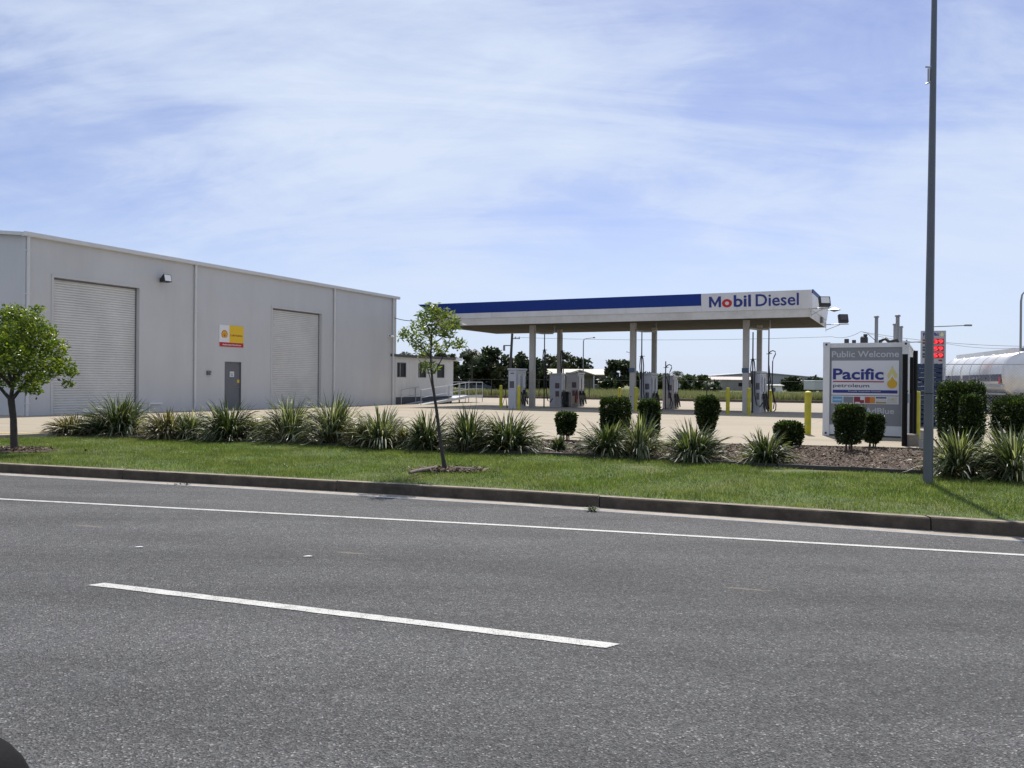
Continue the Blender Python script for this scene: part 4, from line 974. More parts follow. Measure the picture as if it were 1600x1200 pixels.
# ------------------------------------------------------------------ tankers
m_tank = mat('polished_tank', (0.72, 0.72, 0.71), 0.3, metal=0.45, var=.04, vscale=1.5, dirt=(.5, .45, .38), dscale=.9)
m_navy = mat('tank_navy', (0.02, 0.025, 0.10), 0.35)
m_tyre = mat('tyre', (.018, .018, .018), .85, var=.3, vscale=20)
m_chas = mat('chassis', (.03, .028, .026), .7, var=.3)
def tanker(label, p, ang, Lg):
    t_ = thing('tanker_trailer', label, 'tanker', p, -ang, 'silver tanker trailers parked together')
    a, bb, zc = 1.22, 1.12, 2.12; seg = 40
    def ell(sx1, y):
        return [(sx1 * a * math.copysign(abs(math.cos(q)) ** .85, math.cos(q)), y, zc + sx1 * bb * math.copysign(abs(math.sin(q)) ** .85, math.sin(q))) for q in np.linspace(0, 2 * math.pi, seg, endpoint=False)]
    st = [(.02, -.28), (.35, -.25), (.65, -.18), (.88, -.08), (.97, -.02), (1.0, .03), (1.0, Lg), (.97, Lg + .05), (.7, Lg + .2), (.02, Lg + .28)]
    vs = []; fs = []
    for k_, (s1, y) in enumerate(st):
        vs += ell(s1, y)
        if k_: fs += [((k_ - 1) * seg + i, (k_ - 1) * seg + (i + 1) % seg, k_ * seg + (i + 1) % seg, k_ * seg + i) for i in range(seg)]
    tb = MB().add(vs, fs, True).build('tank', m_tank, t_)
    for y in np.linspace(0.1, Lg - .1, 7): 
        MB().tube([(q[0] * 1.004, q[1], zc + (q[2] - zc) * 1.004) for q in ell(1.0, y) + ell(1.0, y)[:1]], .018, 6, cap=False).build('tank_band', m_tank, tb)
    for sgn in (-1, 1):
        bd = MB(); q0 = []
        for zz_, xx in ((2.13, 1.222), (1.95, 1.215), (1.78, 1.185)): q0.append((sgn * (xx + .012), zz_))
        for (y0, y1) in ((.15, Lg * .62), (Lg * .66, Lg - .1)):
            for (x0, z0), (x1, z1) in zip(q0[:-1], q0[1:]): bd.add([(x0, y0, z0), (x0, y1, z0), (x1, y1, z1), (x1, y0, z1)], [(0, 1, 2, 3)])
        bd.build('navy_band', m_navy, t_)
        MB().box(sgn * 1.2 - .06, sgn * 1.2 + .06, .1, Lg - .1, 1.5, 1.62).build('side_rail', m_steel, t_)
    MB().box(-.45, .45, .3, Lg - .3, zc + bb - .03, zc + bb + .07).build('walkway', m_steel, t_)
    for x in (-.5, .5): MB().box(x - .03, x + .03, .1, Lg - .1, zc + bb - .14, zc + bb + .17).build('coaming', m_tank, t_)
    for y in np.linspace(.6, Lg - .8, 4):
        MB().tube([(0, y, zc + bb), (0, y, zc + bb + .18)], .24, 14).build('manhole', m_dgy, t_)
    MB().box(-.25, .25, -.1, .2, zc + bb - .05, zc + bb + .26).build('rear_box', m_dgy, t_)
    MB().box(-.48, -.36, -.1, Lg, .95, 1.3).box(.36, .48, -.1, Lg, .95, 1.3).build('chassis', m_chas, t_)
    MB().box(-1.15, 1.15, -.35, -.25, .55, .75).build('rear_bumper', m_chas, t_)
    for x in (-.95, .75): tag(MB().box(x, x + .2, -.36, -.351, .6, .7).build('tail_light', m_red, t_))
    MB().box(-1.2, 1.2, .6, 4.4, 1.12, 1.2).build('mudguard', m_steel, t_)
    for y in (1.1, 2.45, 3.8):
        for sgn in (-1, 1):
            wz_ = .5
            wh_ = MB().tube([(sgn * .72, y, wz_), (sgn * .74, y, wz_), (sgn * 1.18, y, wz_), (sgn * 1.2, y, wz_)], [.45, .5, .5, .45], 20).build('tyre', m_tyre, t_)
            MB().tube([(sgn * 1.19, y, wz_), (sgn * 1.21, y, wz_)], [.29, .22], 14).build('rim', m_steel, wh_)
    MB().tube([(-.7, -.2, 1.3), (-.7, .5, 1.1)], .06, 8).build('outlet_pipe', m_steel, t_)
    MB().box(-1.3, -1.22, Lg * .35, Lg * .36, .9, 2.0).box(-1.3, -1.22, Lg * .40, Lg * .41, .9, 2.0).build('ladder', m_steel, t_)
    for sgn in (-1, 1): MB().box(sgn * 1.25 - .01, sgn * 1.25 + .01, .2, .5, 1.65, 2.0).build('hazard_plate', m_red, t_)
    for x in (-.7, .7): MB().box(x - .06, x + .06, Lg - 1.0, Lg - .88, 0, 1.0).build('landing_leg', m_chas, t_)
    return t_
p_ = dp(1610, 650, 40.0); p_[2] = float(padz(p_[0], p_[1]))
tanker('silver tanker trailer with navy side band parked behind the hedges, nearer the pallets', p_, R(14.0), 11.0)
p_ = dp(1697, 650, 39.2); p_[2] = float(padz(p_[0], p_[1]))
tanker('second silver tanker trailer close alongside, farther from the pallets', p_, R(14.0), 11.0)
#PART4
# ------------------------------------------------------------------ street lamps and power lines
LPp = gp(1450, 757, .165)
m_pole = mat('lamp_pole_steel', (0.13, 0.14, 0.155), 0.5, metal=0.3, var=.10, vscale=6, dirt=(.09, .09, .095), dscale=3)
lp = thing('street_lamp', 'tall dark grey tapered street lamp pole on the lawn', 'street lamp', LPp, -TH)
MB().tube([(0, 0, -.05), (0, 0, 2.7), (.02, 0, 6.85), (.03, 0, 9.2)], [.066, .055, .036, .03], 8, smooth=False).build('pole', m_pole, lp)
MB().tube([(.03, 0, 9.1), (.02, -.6, 9.45), (.02, -1.7, 9.6)], .028, 8).build('arm', m_pole, lp)
MB().rbox(-.13, .17, -2.3, -1.6, 9.55, 9.68, .03).build('lamp_head', m_pole, lp)
MB().tube([(-.085, -.02, 5.86), (0.0, -.02, 5.84)], .012, 6).build('bracket', m_steel, lp); MB().tube([(-.08, -.02, 5.62), (0.0, -.02, 5.64)], .010, 6).build('bracket', m_steel, lp)
MB().box(-.058, -.03, -.03, .02, 5.66, 5.83).build('control_box', m_dsid, lp)
MB().tube([(0, 0, 1.27), (0, 0, 1.283)], .066, 8).build('strap', m_black, lp)

def far_lamp(label, px, ytop, Y, arm_px, name='street_lamp', arm_rise=.5):
    base = dp(px, 605, Y); base[2] = 0.15; zt = dp(px, ytop, Y)[2] - base[2]
    t_ = thing(name, label, 'street lamp', base, 0, 'slim street lamps beyond the forecourt')
    a = arm_px / FPX * Y
    m_ = mat('far_pole', (.22, .23, .24), .5)
    MB().tube([(0, 0, -.1), (0, 0, zt - arm_rise), (a * .06, 0, zt - arm_rise * .45), (a * .25, 0, zt - .12), (a * .85, 0, zt)], [.09, .075, .06, .05, .045], 6).build('pole', m_, t_)
    MB().rbox(min(a * .83, a), max(a * .83, a), -.16, .16, zt - .07, zt + .1, .03).build('lamp_head', m_, t_)
far_lamp('slim grey street lamp with curved arm behind the house roof', 911, 527.5, 112, 18)
far_lamp('slim street lamp with short arm just behind the middle front column', 984.5, 550, 150, -6)
far_lamp('slim street lamp with long arm rising behind the price sign', 1455, 508, 85, 62, arm_rise=.3)
far_lamp('tall slim street lamp behind the tanker trailers', 1594, 452, 62, 26, arm_rise=.9)

pb = dp(797, 610, 105); pb[2] = .1
m_pp = mat('timber_pole', (.06, .055, .05), .8, var=.2)
pw = thing('power_pole', 'dark timber power pole with crossarms beyond the forecourt', 'power pole', pb, 0)
MB().tube([(-.15, 0, -.1), (.35, 0, 10.5)], [.2, .13], 8).build('pole', m_pp, pw)
MB().box(-.9, .3, -.06, .06, 6.0, 6.12).build('crossarm', m_pp, pw); MB().box(.2, 1.2, -.06, .06, 6.9, 7.0).build('crossarm', m_pp, pw); MB().box(-1.2, 1.7, -.06, .06, 9.6, 9.75).build('crossarm', m_pp, pw)
MB().tube([(-.8, 0, 5.4), (-.8, 0, 6.0)], .14, 8).build('transformer', m_dgy, pw)
for x in (.6, 1.1): MB().tube([(x, 0, 7.0), (x, 0, 7.2)], .06, 6).build('insulator', m_dgy, pw)
def wire_run(label, pts, Y, r=.022):
    q = [dp(px, py, Yy) for (px, py), Yy in zip(pts, Y)]
    o0 = q[0]; P = []
    for a_, b_ in zip(q[:-1], q[1:]):
        for k in range(10):
            s = k / 10; p = a_ * (1 - s) + b_ * s; p = p - np.array([0, 0, .35 * 4 * s * (1 - s)]); P.append(tuple(p - o0))
    P.append(tuple(q[-1] - o0))
    t_ = MB().tube(P, r, 5).build('power_line', mat('wire_grey', (.16, .17, .18), .6), None, o0)
    tag(t_, label, 'power line')
wire_run('thin overhead power line leaving the timber pole below the canopy soffit', [(803, 527), (1300, 526), (1345, 518), (1600, 541)], [105, 95, 92, 80])
wire_run('second thin overhead power line sagging behind the price sign', [(1345, 518), (1480, 537), (1620, 541)], [92, 88, 84], .018)
wc = np.array(wall_pt(613, wz(613, 496), .02)); ce = site(UL + .1, VF + .5, ZS + .62)
P = [tuple((ce - wc) * s + np.array([0, 0, -.25 * 4 * s * (1 - s)])) for s in np.linspace(0, 1, 12)]
tag(MB().tube(P, .022, 6).build('overhead_cable', m_black, None, wc), 'black cable slung from the warehouse corner to the canopy', 'cable')

# ------------------------------------------------------------------ far fence along the back kerb
m_fp = mat('fence_black', (.02, .02, .02), .6)
bf = thing('wire_fence', 'thin black wire fence along the far edge of the concrete', 'fence', (0, float(YB(0)) + .6, .1), 0)
fx = [-11.0, -6.5, -2.0, 2.6, 7.2, 12.0, 17.0, 22.0, 26.5, 31, 36]
pts = []
for x in fx:
    y = float(YB(x)) + .6 - bf.location[1]; pts.append((x, y, 0)); MB().tube([(x, y, -.2), (x, y, 1.75)], .045, 6).build('post', m_fp, bf)
for z in (1.7,): MB().tube([(x, y, z) for x, y, _ in pts], .012, 5).build('wire', m_fp, bf)

# ------------------------------------------------------------------ far buildings
def far_building(name, label, px0, px1, ybase, ye, yr, Y, depth, mw, mr, gable='x', rz=0.0, over=.3):
    a = dp(px0, ybase, Y); b_ = dp(px1, ybase, Y); a[2] = .1
    t_ = thing(name, label, 'building', a, rz); W = b_[0] - a[0]
    ze = dp((px0 + px1) / 2, ye, Y)[2] - .1; zr_ = dp((px0 + px1) / 2, yr, Y)[2] - .1
    MB().box(0, W, 0, depth, -.3, ze).build('wall', mw, t_)
    if gable == 'x':
        MB().prism_x([(-over, ze - .03), (-over, ze + .1), (depth / 2, zr_ + .1), (depth + over, ze + .1), (depth + over, ze - .03), (depth / 2, zr_ - .05)], -over, W + over).build('roof', mr, t_)
        MB().prism_x([(.0, ze + .001), (depth, ze + .001), (depth / 2, zr_ - .06)], .05, W - .05).build('gable', mw, t_)
    else:
        MB().prism_y([(-over, ze - .03), (-over, ze + .1), (W / 2, zr_ + .1), (W + over, ze + .1), (W + over, ze - .03), (W / 2, zr_ - .05)], -over, depth + over).build('roof', mr, t_)
        MB().prism_y([(.0, ze + .001), (W, ze + .001), (W / 2, zr_ - .06)], .0, depth).build('gable', mw, t_)
    return t_, W, ze
m_hw = mat('house_wall', (.16, .15, .11), .8, var=.1); m_hr = mat('cream_roof', (.42, .39, .30), .5, var=.05)
t_, W, ze = far_building('house', 'low olive house with cream iron roof beyond the dispensers', 858, 946, 606, 586, 577, 118, 9, m_hw, m_hr)
for (x0, x1) in ((3.3, 5.0), (6.3, 7.0), (7.5, 7.9)):
    wo = MB().box(x0, x1, -.06, -.005, ze - 1.3, ze - .35).build('window', m_glass, t_); MB().box(x0 - .06, x1 + .06, -.09, -.061, ze - 1.38, ze - 1.30).build('sill', m_white, wo)
hg = MB().prism_y([(1.9, ze - .05), (1.9, ze + .06), (4.2, ze + .75), (6.4, ze + .06), (6.4, ze - .05), (4.2, ze + .58)], -1.6, 1.0).build('porch_roof', m_hr, t_)
MB().prism_y([(2.1, ze + .0), (6.2, ze + .0), (4.2, ze + .56)], -1.3, -1.2).build('porch_gable', m_hw, hg)
for x in (2.1, 6.2): MB().box(x - .06, x + .06, -1.45, -1.33, -.3, ze - .05).build('porch_post', m_white, t_)
m_shed = mat('shed_grey', (.20, .22, .22), .6, var=.1)
t_, W, ze = far_building('garden_shed', 'low grey shed with pale roof under the dark trees', 746, 796, 607, 597, 594, 112, 6, m_shed, mat('shed_roof', (.40, .40, .36), .5))
MB().box(.2, 2.0, -.03, -.002, .1, ze - .15).build('opening', m_black, t_)
m_iw = mat('industrial_wall', (.26, .24, .22), .6, var=.06, dirt=(.2, .18, .16), dscale=.2); m_ir = mat('industrial_roof', (.34, .34, .35), .5, var=.05)
t_, W, ze = far_building('factory', 'broad grey-brown industrial shed with low gable beyond the field', 1100, 1196, 608, 594, 589, 165, 14, m_iw, mat('pale_red_roof', (.42, .34, .30), .6, var=.2, vscale=.3))
MB().box(W * .56, W * .66, -.06, -.01, 1.0, 1.7).build('window', m_glass, t_)
for k in range(1, 8): MB().box(W * k / 8 - .05, W * k / 8 + .05, -.05, -.002, 0, ze - .1).build('wall_rib', m_iw, t_)
t_, W, ze = far_building('warehouse', 'wide pale grey gabled warehouse beyond the field', 1085, 1290, 608, 590.5, 582, 200, 24, mat('far_shed_grey', (.30, .31, .33), .6, var=.05), m_ir, 'y', over=.4)
for k in range(6): MB().box(W * (k + .5) / 6 - 1.0, W * (k + .5) / 6 + 1.0, -.06, -.01, .2, 1.6).build('roller_door', mat('far_door', (.22, .22, .23), .6), t_)
t_, W, ze = far_building('white_shed', 'small white shed in front of the distant industrial sheds', 1201, 1222, 609, 603, 601.5, 140, 4, m_white, mat('white_roof', (.5, .49, .44), .5))
MB().box(W * .3, W * .5, -.05, -.005, .1, .9).build('door', m_dgrey, t_)
t_ = thing('box_trailer', 'pale grey box trailer parked beyond the field beside the dark tree', 'trailer', dp(1273, 608, 130), 0)
t_.location.z = .15
MB().rbox(0, 2.4, 0, 5, .6, 2.1, .08).build('body', mat('trailer_pale', (.42, .44, .44), .5, var=.05), t_)
for x in (.2, 1.9):
    for y in (1.5, 3.0): MB().tube([(x, y, .4), (x + .25, y, .4)], .4, 12).build('wheel', m_tyre, t_)
MB().box(.1, 2.3, .2, 4.9, .45, .599).build('chassis', m_chas, t_)
t_ = thing('parked_car', 'tiny dark car parked by the shed under the trees', 'car', dp(742, 607, 108), R(8)); t_.location.z = .15
cb_ = [(-2.1, .35), (-2.1, .8), (-1.1, .95), (-.5, 1.4), (.8, 1.42), (1.5, .98), (2.1, .85), (2.1, .35)]
MB().prism_y(cb_, -.85, .85).build('body', mat('car_paint_dark', (.05, .07, .10), .25), t_)
MB().prism_y([(-.9, .98), (-.45, 1.34), (.75, 1.36), (1.25, 1.0)], -.856, -.851).build('side_window', m_glass, t_)
for x in (-1.3, 1.3):
    for y in (-.86, .7): MB().tube([(x, y, .33), (x, y + .18, .33)], .33, 12).build('wheel', m_tyre, t_)

# ------------------------------------------------------------------ far trees
m_bark = mat('bark_dark', (.05, .04, .03), .9, var=.3, vscale=6)
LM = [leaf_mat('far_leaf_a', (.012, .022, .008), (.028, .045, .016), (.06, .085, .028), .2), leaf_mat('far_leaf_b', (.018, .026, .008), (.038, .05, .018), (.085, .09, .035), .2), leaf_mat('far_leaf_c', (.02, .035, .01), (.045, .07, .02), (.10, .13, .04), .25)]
def blob_points(blobs, per, rg):
    P = []
    for (c_, r_) in blobs:
        n_ = max(6, int(per * r_[0] * r_[2])); d_ = rg.normal(size=(n_, 3)); d_ /= np.linalg.norm(d_, axis=1)[:, None]
        rad = rg.uniform(.35, 1.08, n_) ** .6; P.append(np.array(c_) + d_ * rad[:, None] * np.array(r_))
    return np.concatenate(P)
def far_tree(label, px, ytop, Y, wpx, kind, seed, hole=.5):
    rg = np.random.default_rng(seed)
    base = dp(px, 606, Y); base[2] = .1; H = dp(px, ytop, Y)[2] - .1; Wd = wpx / FPX * Y / 2 * 1.2
    t_ = thing('tree', label, 'tree', base, 0, 'trees beyond the field')
    MB().tube([(0, 0, -.1), (.1, 0, H * .25), (.05, .1, H * .6)], [.22, .17, .08], 6).build('trunk', m_bark, t_)
    lb = MB()
    for k in range(5):
        a = k * 1.3 + seed; lb.tube([(.08, 0, H * (.2 + .07 * k)), (Wd * .35 * math.cos(a), Wd * .35 * math.sin(a), H * (.4 + .08 * k)), (Wd * .7 * math.cos(a), Wd * .7 * math.sin(a), H * (.52 + .08 * k))], [.1, .07, .03], 5)
    lb.build('limb', m_bark, t_)
    bl = []
    for k in range(34):
        a = rg.uniform(0, 6.28); h_ = rg.uniform(.10, .93); q = math.sqrt(max(.05, 1 - (2 * (h_ - .5)) ** 2)) * rg.uniform(.15, .85)
        r_ = rg.uniform(.16, .32) * Wd; bl.append(((q * Wd * math.cos(a), q * Wd * math.sin(a), h_ * H), (r_, r_, r_ * .75)))
    P = blob_points(bl, 190 / max(.5, (Wd * .25) ** 2) , rg)
    P = P[P[:, 2] > .15]
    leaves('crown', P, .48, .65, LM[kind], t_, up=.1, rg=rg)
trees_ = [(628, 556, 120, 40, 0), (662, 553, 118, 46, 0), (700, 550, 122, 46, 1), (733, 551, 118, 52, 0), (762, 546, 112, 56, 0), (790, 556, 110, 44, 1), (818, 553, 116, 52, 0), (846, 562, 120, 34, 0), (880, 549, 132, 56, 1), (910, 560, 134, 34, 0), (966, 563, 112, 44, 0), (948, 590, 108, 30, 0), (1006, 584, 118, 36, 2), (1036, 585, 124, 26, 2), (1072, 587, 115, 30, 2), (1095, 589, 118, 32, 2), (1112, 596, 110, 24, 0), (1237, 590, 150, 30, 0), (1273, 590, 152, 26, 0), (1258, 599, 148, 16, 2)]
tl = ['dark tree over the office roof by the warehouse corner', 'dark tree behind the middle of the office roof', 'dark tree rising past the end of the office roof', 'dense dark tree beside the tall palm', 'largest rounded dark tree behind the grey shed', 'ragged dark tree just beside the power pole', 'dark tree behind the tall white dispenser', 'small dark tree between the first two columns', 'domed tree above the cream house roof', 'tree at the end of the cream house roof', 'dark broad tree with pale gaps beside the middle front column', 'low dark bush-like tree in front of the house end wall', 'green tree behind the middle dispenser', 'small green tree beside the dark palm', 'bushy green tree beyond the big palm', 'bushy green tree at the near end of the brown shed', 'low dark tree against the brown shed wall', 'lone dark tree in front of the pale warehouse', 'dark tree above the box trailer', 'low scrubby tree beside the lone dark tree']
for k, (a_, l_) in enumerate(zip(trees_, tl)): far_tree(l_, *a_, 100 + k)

m_frond = leaf_mat('palm_leaf', (.014, .026, .01), (.03, .05, .02), (.06, .09, .03), .2)
def palm(label, px, ytop, Y, r, seed, n_=16):
    rg = np.random.default_rng(seed); base = dp(px, 606, Y); base[2] = .1; H = dp(px, ytop, Y)[2] - .1 - r * .45
    t_ = thing('palm_tree', label, 'palm', base, 0, 'palms beyond the field')
    MB().tube([(0, 0, -.1), (.05, 0, H * .5), (0, 0, H)], [.16, .13, .11], 7).build('trunk', m_bark, t_)
    for k in range(n_):
        a = 6.283 * k / n_ + rg.uniform(-.2, .2); el = rg.uniform(.1, 1.25); P = []; Q = []
        mb = MB(); d_ = np.array([math.cos(a), math.sin(a)]); vs = []; fs = []
        for s in np.linspace(0, 1, 9):
            rad = r * s * math.cos(el) * (1 - .15 * s); z = H + r * s * math.sin(el) - .75 * r * s * s; P.append((d_[0] * rad, d_[1] * rad, z))
        for i in range(1, 9):
            for sd in (-1, 1):
                p = np.array(P[i]); l_ = r * .34 * (1 - abs(i / 8 - .45)); tip = p + np.array([-d_[1] * sd * l_ + d_[0] * l_ * .5, d_[0] * sd * l_ + d_[1] * l_ * .5, -l_ * .55]); q = np.array(P[i - 1])
                o_ = len(vs); vs += [tuple(p), tuple(p * .45 + q * .55), tuple(tip)]; fs.append((o_, o_ + 1, o_ + 2))
        mb.add(vs, fs); mb.tube(P, .03, 4); mb.build('frond', m_frond, t_)
palm('tall spiky palm standing among the dark trees by the office', 737, 541, 106, 2.1, 3, 18)
palm('dark palm behind the warehouse corner over the office', 634, 546, 104, 1.7, 4)
palm('dark palm with spreading fronds over open field', 1058, 576, 112, 1.9, 5)
palm('palm half behind a green tree by the middle dispenser', 1040, 580, 118, 1.6, 6)
palm('low palm against the brown shed wall', 1108, 591, 108, 1.4, 8)

# ------------------------------------------------------------------ field grass
n = 90000
x = rng.uniform(-25, 48, n); yb = YB(x) + .9; y = yb + 34 * rng.uniform(0, 1, n) ** 1.6
h = rng.uniform(.22, .62, n) * (1 + .35 * np.sin(x * .23 + y * .11)); wd = rng.uniform(.03, .06, n)
a = rng.uniform(0, 6.28, n); dx = np.cos(a) * wd; dy = np.sin(a) * wd
z0 = padz(x, y) * 0 + .2
tipx = x + rng.normal(0, .10, n); tipy = y + rng.normal(0, .10, n)
vs = np.stack([np.stack([x - dx, y - dy, z0 - .05], 1), np.stack([x + dx, y + dy, z0 - .05], 1), np.stack([tipx, tipy, z0 + h], 1)], 1).reshape(-1, 3)
m = leaf_mat('field_grass', (.115, .135, .065), (.20, .21, .115), (.34, .30, .20), .3)
tag(link('field_grass', fast_mesh('field_grass', vs, np.arange(3 * n).reshape(n, 3), 3), m), 'tall pale seeding grass covering the field', 'grass', kind='stuff')

# ------------------------------------------------------------------ lawn
n = 330000
x = rng.uniform(-16, 13, n); s = rng.uniform(0, 1, n); ya = YKB(x); ye = YE(x)
y = ya + .01 + (ye - ya - .03) * s; z0 = .115 + .085 * s
dry = np.clip(1 - (y - ya) / .5, 0, 1) * .6 + .25 * (np.sin(x * 1.7 + 2 * np.sin(y * 1.3)) > .8)
SAP = gp(695, 735, .165); TRE = gp(22, 702, .18)
keep = (np.hypot((x - SAP[0] - .1) / .5, (y - SAP[1]) / .32) > rng.uniform(.8, 1.1, n)) & (np.hypot(x - TRE[0], (y - TRE[1]) / .6) > rng.uniform(.6, .8, n))
keep &= rng.uniform(0, 1, n) > dry * .9
bare = np.hypot((x - 4.6) / .9, (y - 13.0) / .28); keep &= bare > rng.uniform(.6, 1.1, n)
x, y, z0 = x[keep], y[keep], z0[keep]; n = len(x)
h = rng.uniform(.022, .055, n) * (1 + .3 * np.sin(x * 2.3) * np.sin(y * 2.9)); a = rng.uniform(0, 6.28, n); wd = rng.uniform(.003, .0065, n)
dx, dy = np.cos(a) * wd, np.sin(a) * wd; tx = x + rng.normal(0, .022, n); ty = y + rng.normal(0, .022, n)
vs = np.stack([np.stack([x - dx, y - dy, z0 - .01], 1), np.stack([x + dx, y + dy, z0 - .01], 1), np.stack([tx, ty, z0 + h], 1)], 1).reshape(-1, 3)
m = leaf_mat('lawn_blades', (.068, .112, .020), (.135, .198, .040), (.28, .32, .10), .35, pale=(.46, .43, .22), pale_at=.985, patch=((.22, .225, .075), .8))
tag(link('lawn_grass', fast_mesh('lawn_grass', vs, np.arange(3 * n).reshape(n, 3), 3), m), 'short green mown grass on the verge', 'grass', kind='stuff')

# mulch chips
def chips(name, x, y, z, m_, lo, hi):
    n = len(x); l_ = rng.uniform(lo, hi, n); w_ = l_ * rng.uniform(.2, .5, n); a = rng.uniform(0, 6.28, n); tl_ = rng.normal(0, .35, n)
    ux = np.stack([np.cos(a), np.sin(a), tl_], 1); ux /= np.linalg.norm(ux, axis=1)[:, None]; uy = np.stack([-np.sin(a), np.cos(a), rng.normal(0, .35, n)], 1)
    c_ = np.stack([x, y, z], 1)
    vs = np.stack([c_ - ux * l_[:, None] / 2 - uy * w_[:, None] / 2, c_ + ux * l_[:, None] / 2 - uy * w_[:, None] / 2, c_ + ux * l_[:, None] / 2 + uy * w_[:, None] / 2, c_ - ux * l_[:, None] / 2 + uy * w_[:, None] / 2], 1).reshape(-1, 3)
    return link(name, fast_mesh(name, vs, np.arange(4 * n).reshape(n, 4), 4), m_)
m_chip = leaf_mat('bark_chip', (.034, .022, .015), (.095, .064, .044), (.21, .15, .105), 0.0, .9, pale=(.38, .31, .24), pale_at=.98)
n = 60000; x = rng.uniform(-9.5, 12.5, n); s = rng.uniform(.02, .98, n); y = YE(x) + (YP(x) - YE(x)) * s
zb = .21 * (1 - s) + (padz(x, YP(x)) - .03) * s + .022
tag(chips('bark_mulch', x, y, zb + rng.uniform(-.01, .02, n), m_chip, .02, .065), 'brown bark mulch chips covering the garden bed', 'mulch', kind='stuff')

# ------------------------------------------------------------------ strap-leaf plants
LS = {'green': leaf_mat('strap_green', (.022, .036, .012), (.06, .085, .03), (.16, .18, .085), 0.30, .48, pale=(.42, .42, .28), pale_at=.98, hi_at=.82),  # palest blades: variegation, with sun glints also put into the colour
      'pale': leaf_mat('strap_pale', (.028, .044, .016), (.09, .115, .045), (.30, .31, .18), 0.30, .40, pale=(.55, .54, .40), pale_at=.97, hi_at=.80),  # larger pale share, again partly painted glints of sun on the blades
      'dry': leaf_mat('strap_dry', (.05, .05, .022), (.13, .12, .055), (.30, .25, .14), .30, .4, pale=(.42, .36, .22), pale_at=.98)}
def strap_mesh(seed, n_, Rr, H, wd):
    rg = np.random.default_rng(seed); VS = []; FS = []; K = 7
    for k in range(n_):
        a = rg.uniform(0, 6.283); r0 = Rr * .32 * math.sqrt(rg.uniform(0, 1)); b0 = np.array([r0 * math.cos(a + rg.normal(0, .6)), r0 * math.sin(a + rg.normal(0, .6)), -.02])
        el = R(rg.uniform(28, 88)); a += .35 * math.sin(3 * a + seed); ln = H * rg.uniform(.70, 1.25) / max(.72, math.sin(el) ** .5); dro = rg.uniform(.3, 1.25) * (1.25 - math.sin(el) * .5)
        d_ = np.array([math.cos(a), math.sin(a), 0]); sd = np.array([-math.sin(a), math.cos(a), 0]); tw = rg.normal(0, .5)
        p = b0.copy(); e = el; o_ = len(VS); w0 = wd * rg.uniform(.7, 1.25)
        for i in range(K):
            s = i / (K - 1); w_ = w0 * (.55 + 1.6 * s * (1 - s)) * (1 if i < K - 1 else .12)
            sv = sd * math.cos(tw * s) + np.array([0, 0, 1]) * math.sin(tw * s)
            VS.append(p - sv * w_ / 2); VS.append(p + sv * w_ / 2)
            st = ln / (K - 1); e -= dro * (.35 + s * 1.2) * .34
            p = p + (d_ * math.cos(e) + np.array([0, 0, 1]) * math.sin(e)) * st; p[2] = max(p[2], .02)
            if i: FS.append((o_ + 2 * i - 2, o_ + 2 * i - 1, o_ + 2 * i + 1, o_ + 2 * i))
    VS = np.array(VS); r95 = np.percentile(np.hypot(VS[:, 0], VS[:, 1]), 89); z98 = np.percentile(VS[:, 2], 98.3)
    VS[:, :2] *= Rr / r95; VS[:, 2] *= H / z98
    return fast_mesh('strap_leaves', VS, np.array(FS), 4)
sp_list = [
 (116, 679, 64, 30, 'dry', 'small dry strappy plant at the driveway end of the bed'),
 (150, 680, 46, 30, 'green', 'low strappy plant tucked beside the tall one by the driveway'),
 (188, 680, 84, 60, 'green', 'tall dark strappy plant in front of the wide roller door'),
 (262, 685, 66, 44, 'dry', 'pale dry strappy plant before the downpipe by the wide roller door'),
 (298, 686, 50, 44, 'pale', 'pale green strappy plant squeezed against the dark clump at the door'),
 (357, 687, 86, 58, 'green', 'dense dark strappy plant in front of the grey personnel door'),
 (404, 687, 40, 34, 'dry', 'sparse dry strappy plant between door and narrow roller door'),
 (452, 690, 76, 66, 'pale', 'tall pale strappy plant in front of the narrow roller door'),
 (520, 693, 86, 72, 'pale', 'bushiest strappy plant below the third downpipe'),
 (558, 697, 44, 40, 'dry', 'dry reddish strappy plant beside the bushiest clump'),
 (594, 698, 80, 58, 'pale', 'strappy plant before the warehouse corner'),
 (634, 700, 40, 34, 'dry', 'dry brown strappy plant in front of the office skirting'),
 (667, 702, 70, 56, 'green', 'strappy plant just behind the sapling trunk, office side'),
 (731, 704, 74, 64, 'green', 'leafy strappy plant just behind the sapling trunk, canopy side'),
 (794, 705, 92, 58, 'green', 'wide dark strappy plant in front of the tall dispenser'),
 (873, 705, 26, 24, 'green', 'tiny strappy plant at the foot of the small clipped shrub'),
 (950, 712, 76, 54, 'green', 'strappy plant in front of the square shrub'),
 (1000, 715, 66, 66, 'pale', 'pale flowering-looking strappy plant in front of the round-topped shrub'),
 (1083, 720, 80, 56, 'green', 'strappy plant in front of the top-heavy shrub'),
 (1196, 725, 66, 50, 'green', 'spiky strappy plant beside the low round shrub'),
 (1496, 744, 86, 72, 'pale', 'long-leaved strappy plant next to the street lamp pole'),
 (1586, 748, 110, 82, 'pale', 'large arching strappy plant in front of the wide hedge'),
]
for k, (px, py, wpx, hpx, kd, lab) in enumerate(sp_list):
    p = gp(px, py, .22); Y = p[1]; Wm = wpx / FPX * Y; Hm = hpx / FPX * Y
    me = strap_mesh(500 + k, int(200 + 420 * Wm), Wm * .56, Hm * .90, .026)
    o = tag(link('strap_plant', me, LS[kd], None, (p[0], p[1], .22)), lab, 'plant', 'strap-leaved plants along the bed')
    link('dead_leaves', strap_mesh(900 + k, int(25 + 55 * Wm), Wm * .50, Hm * .36, .022), LS['dry'], o)

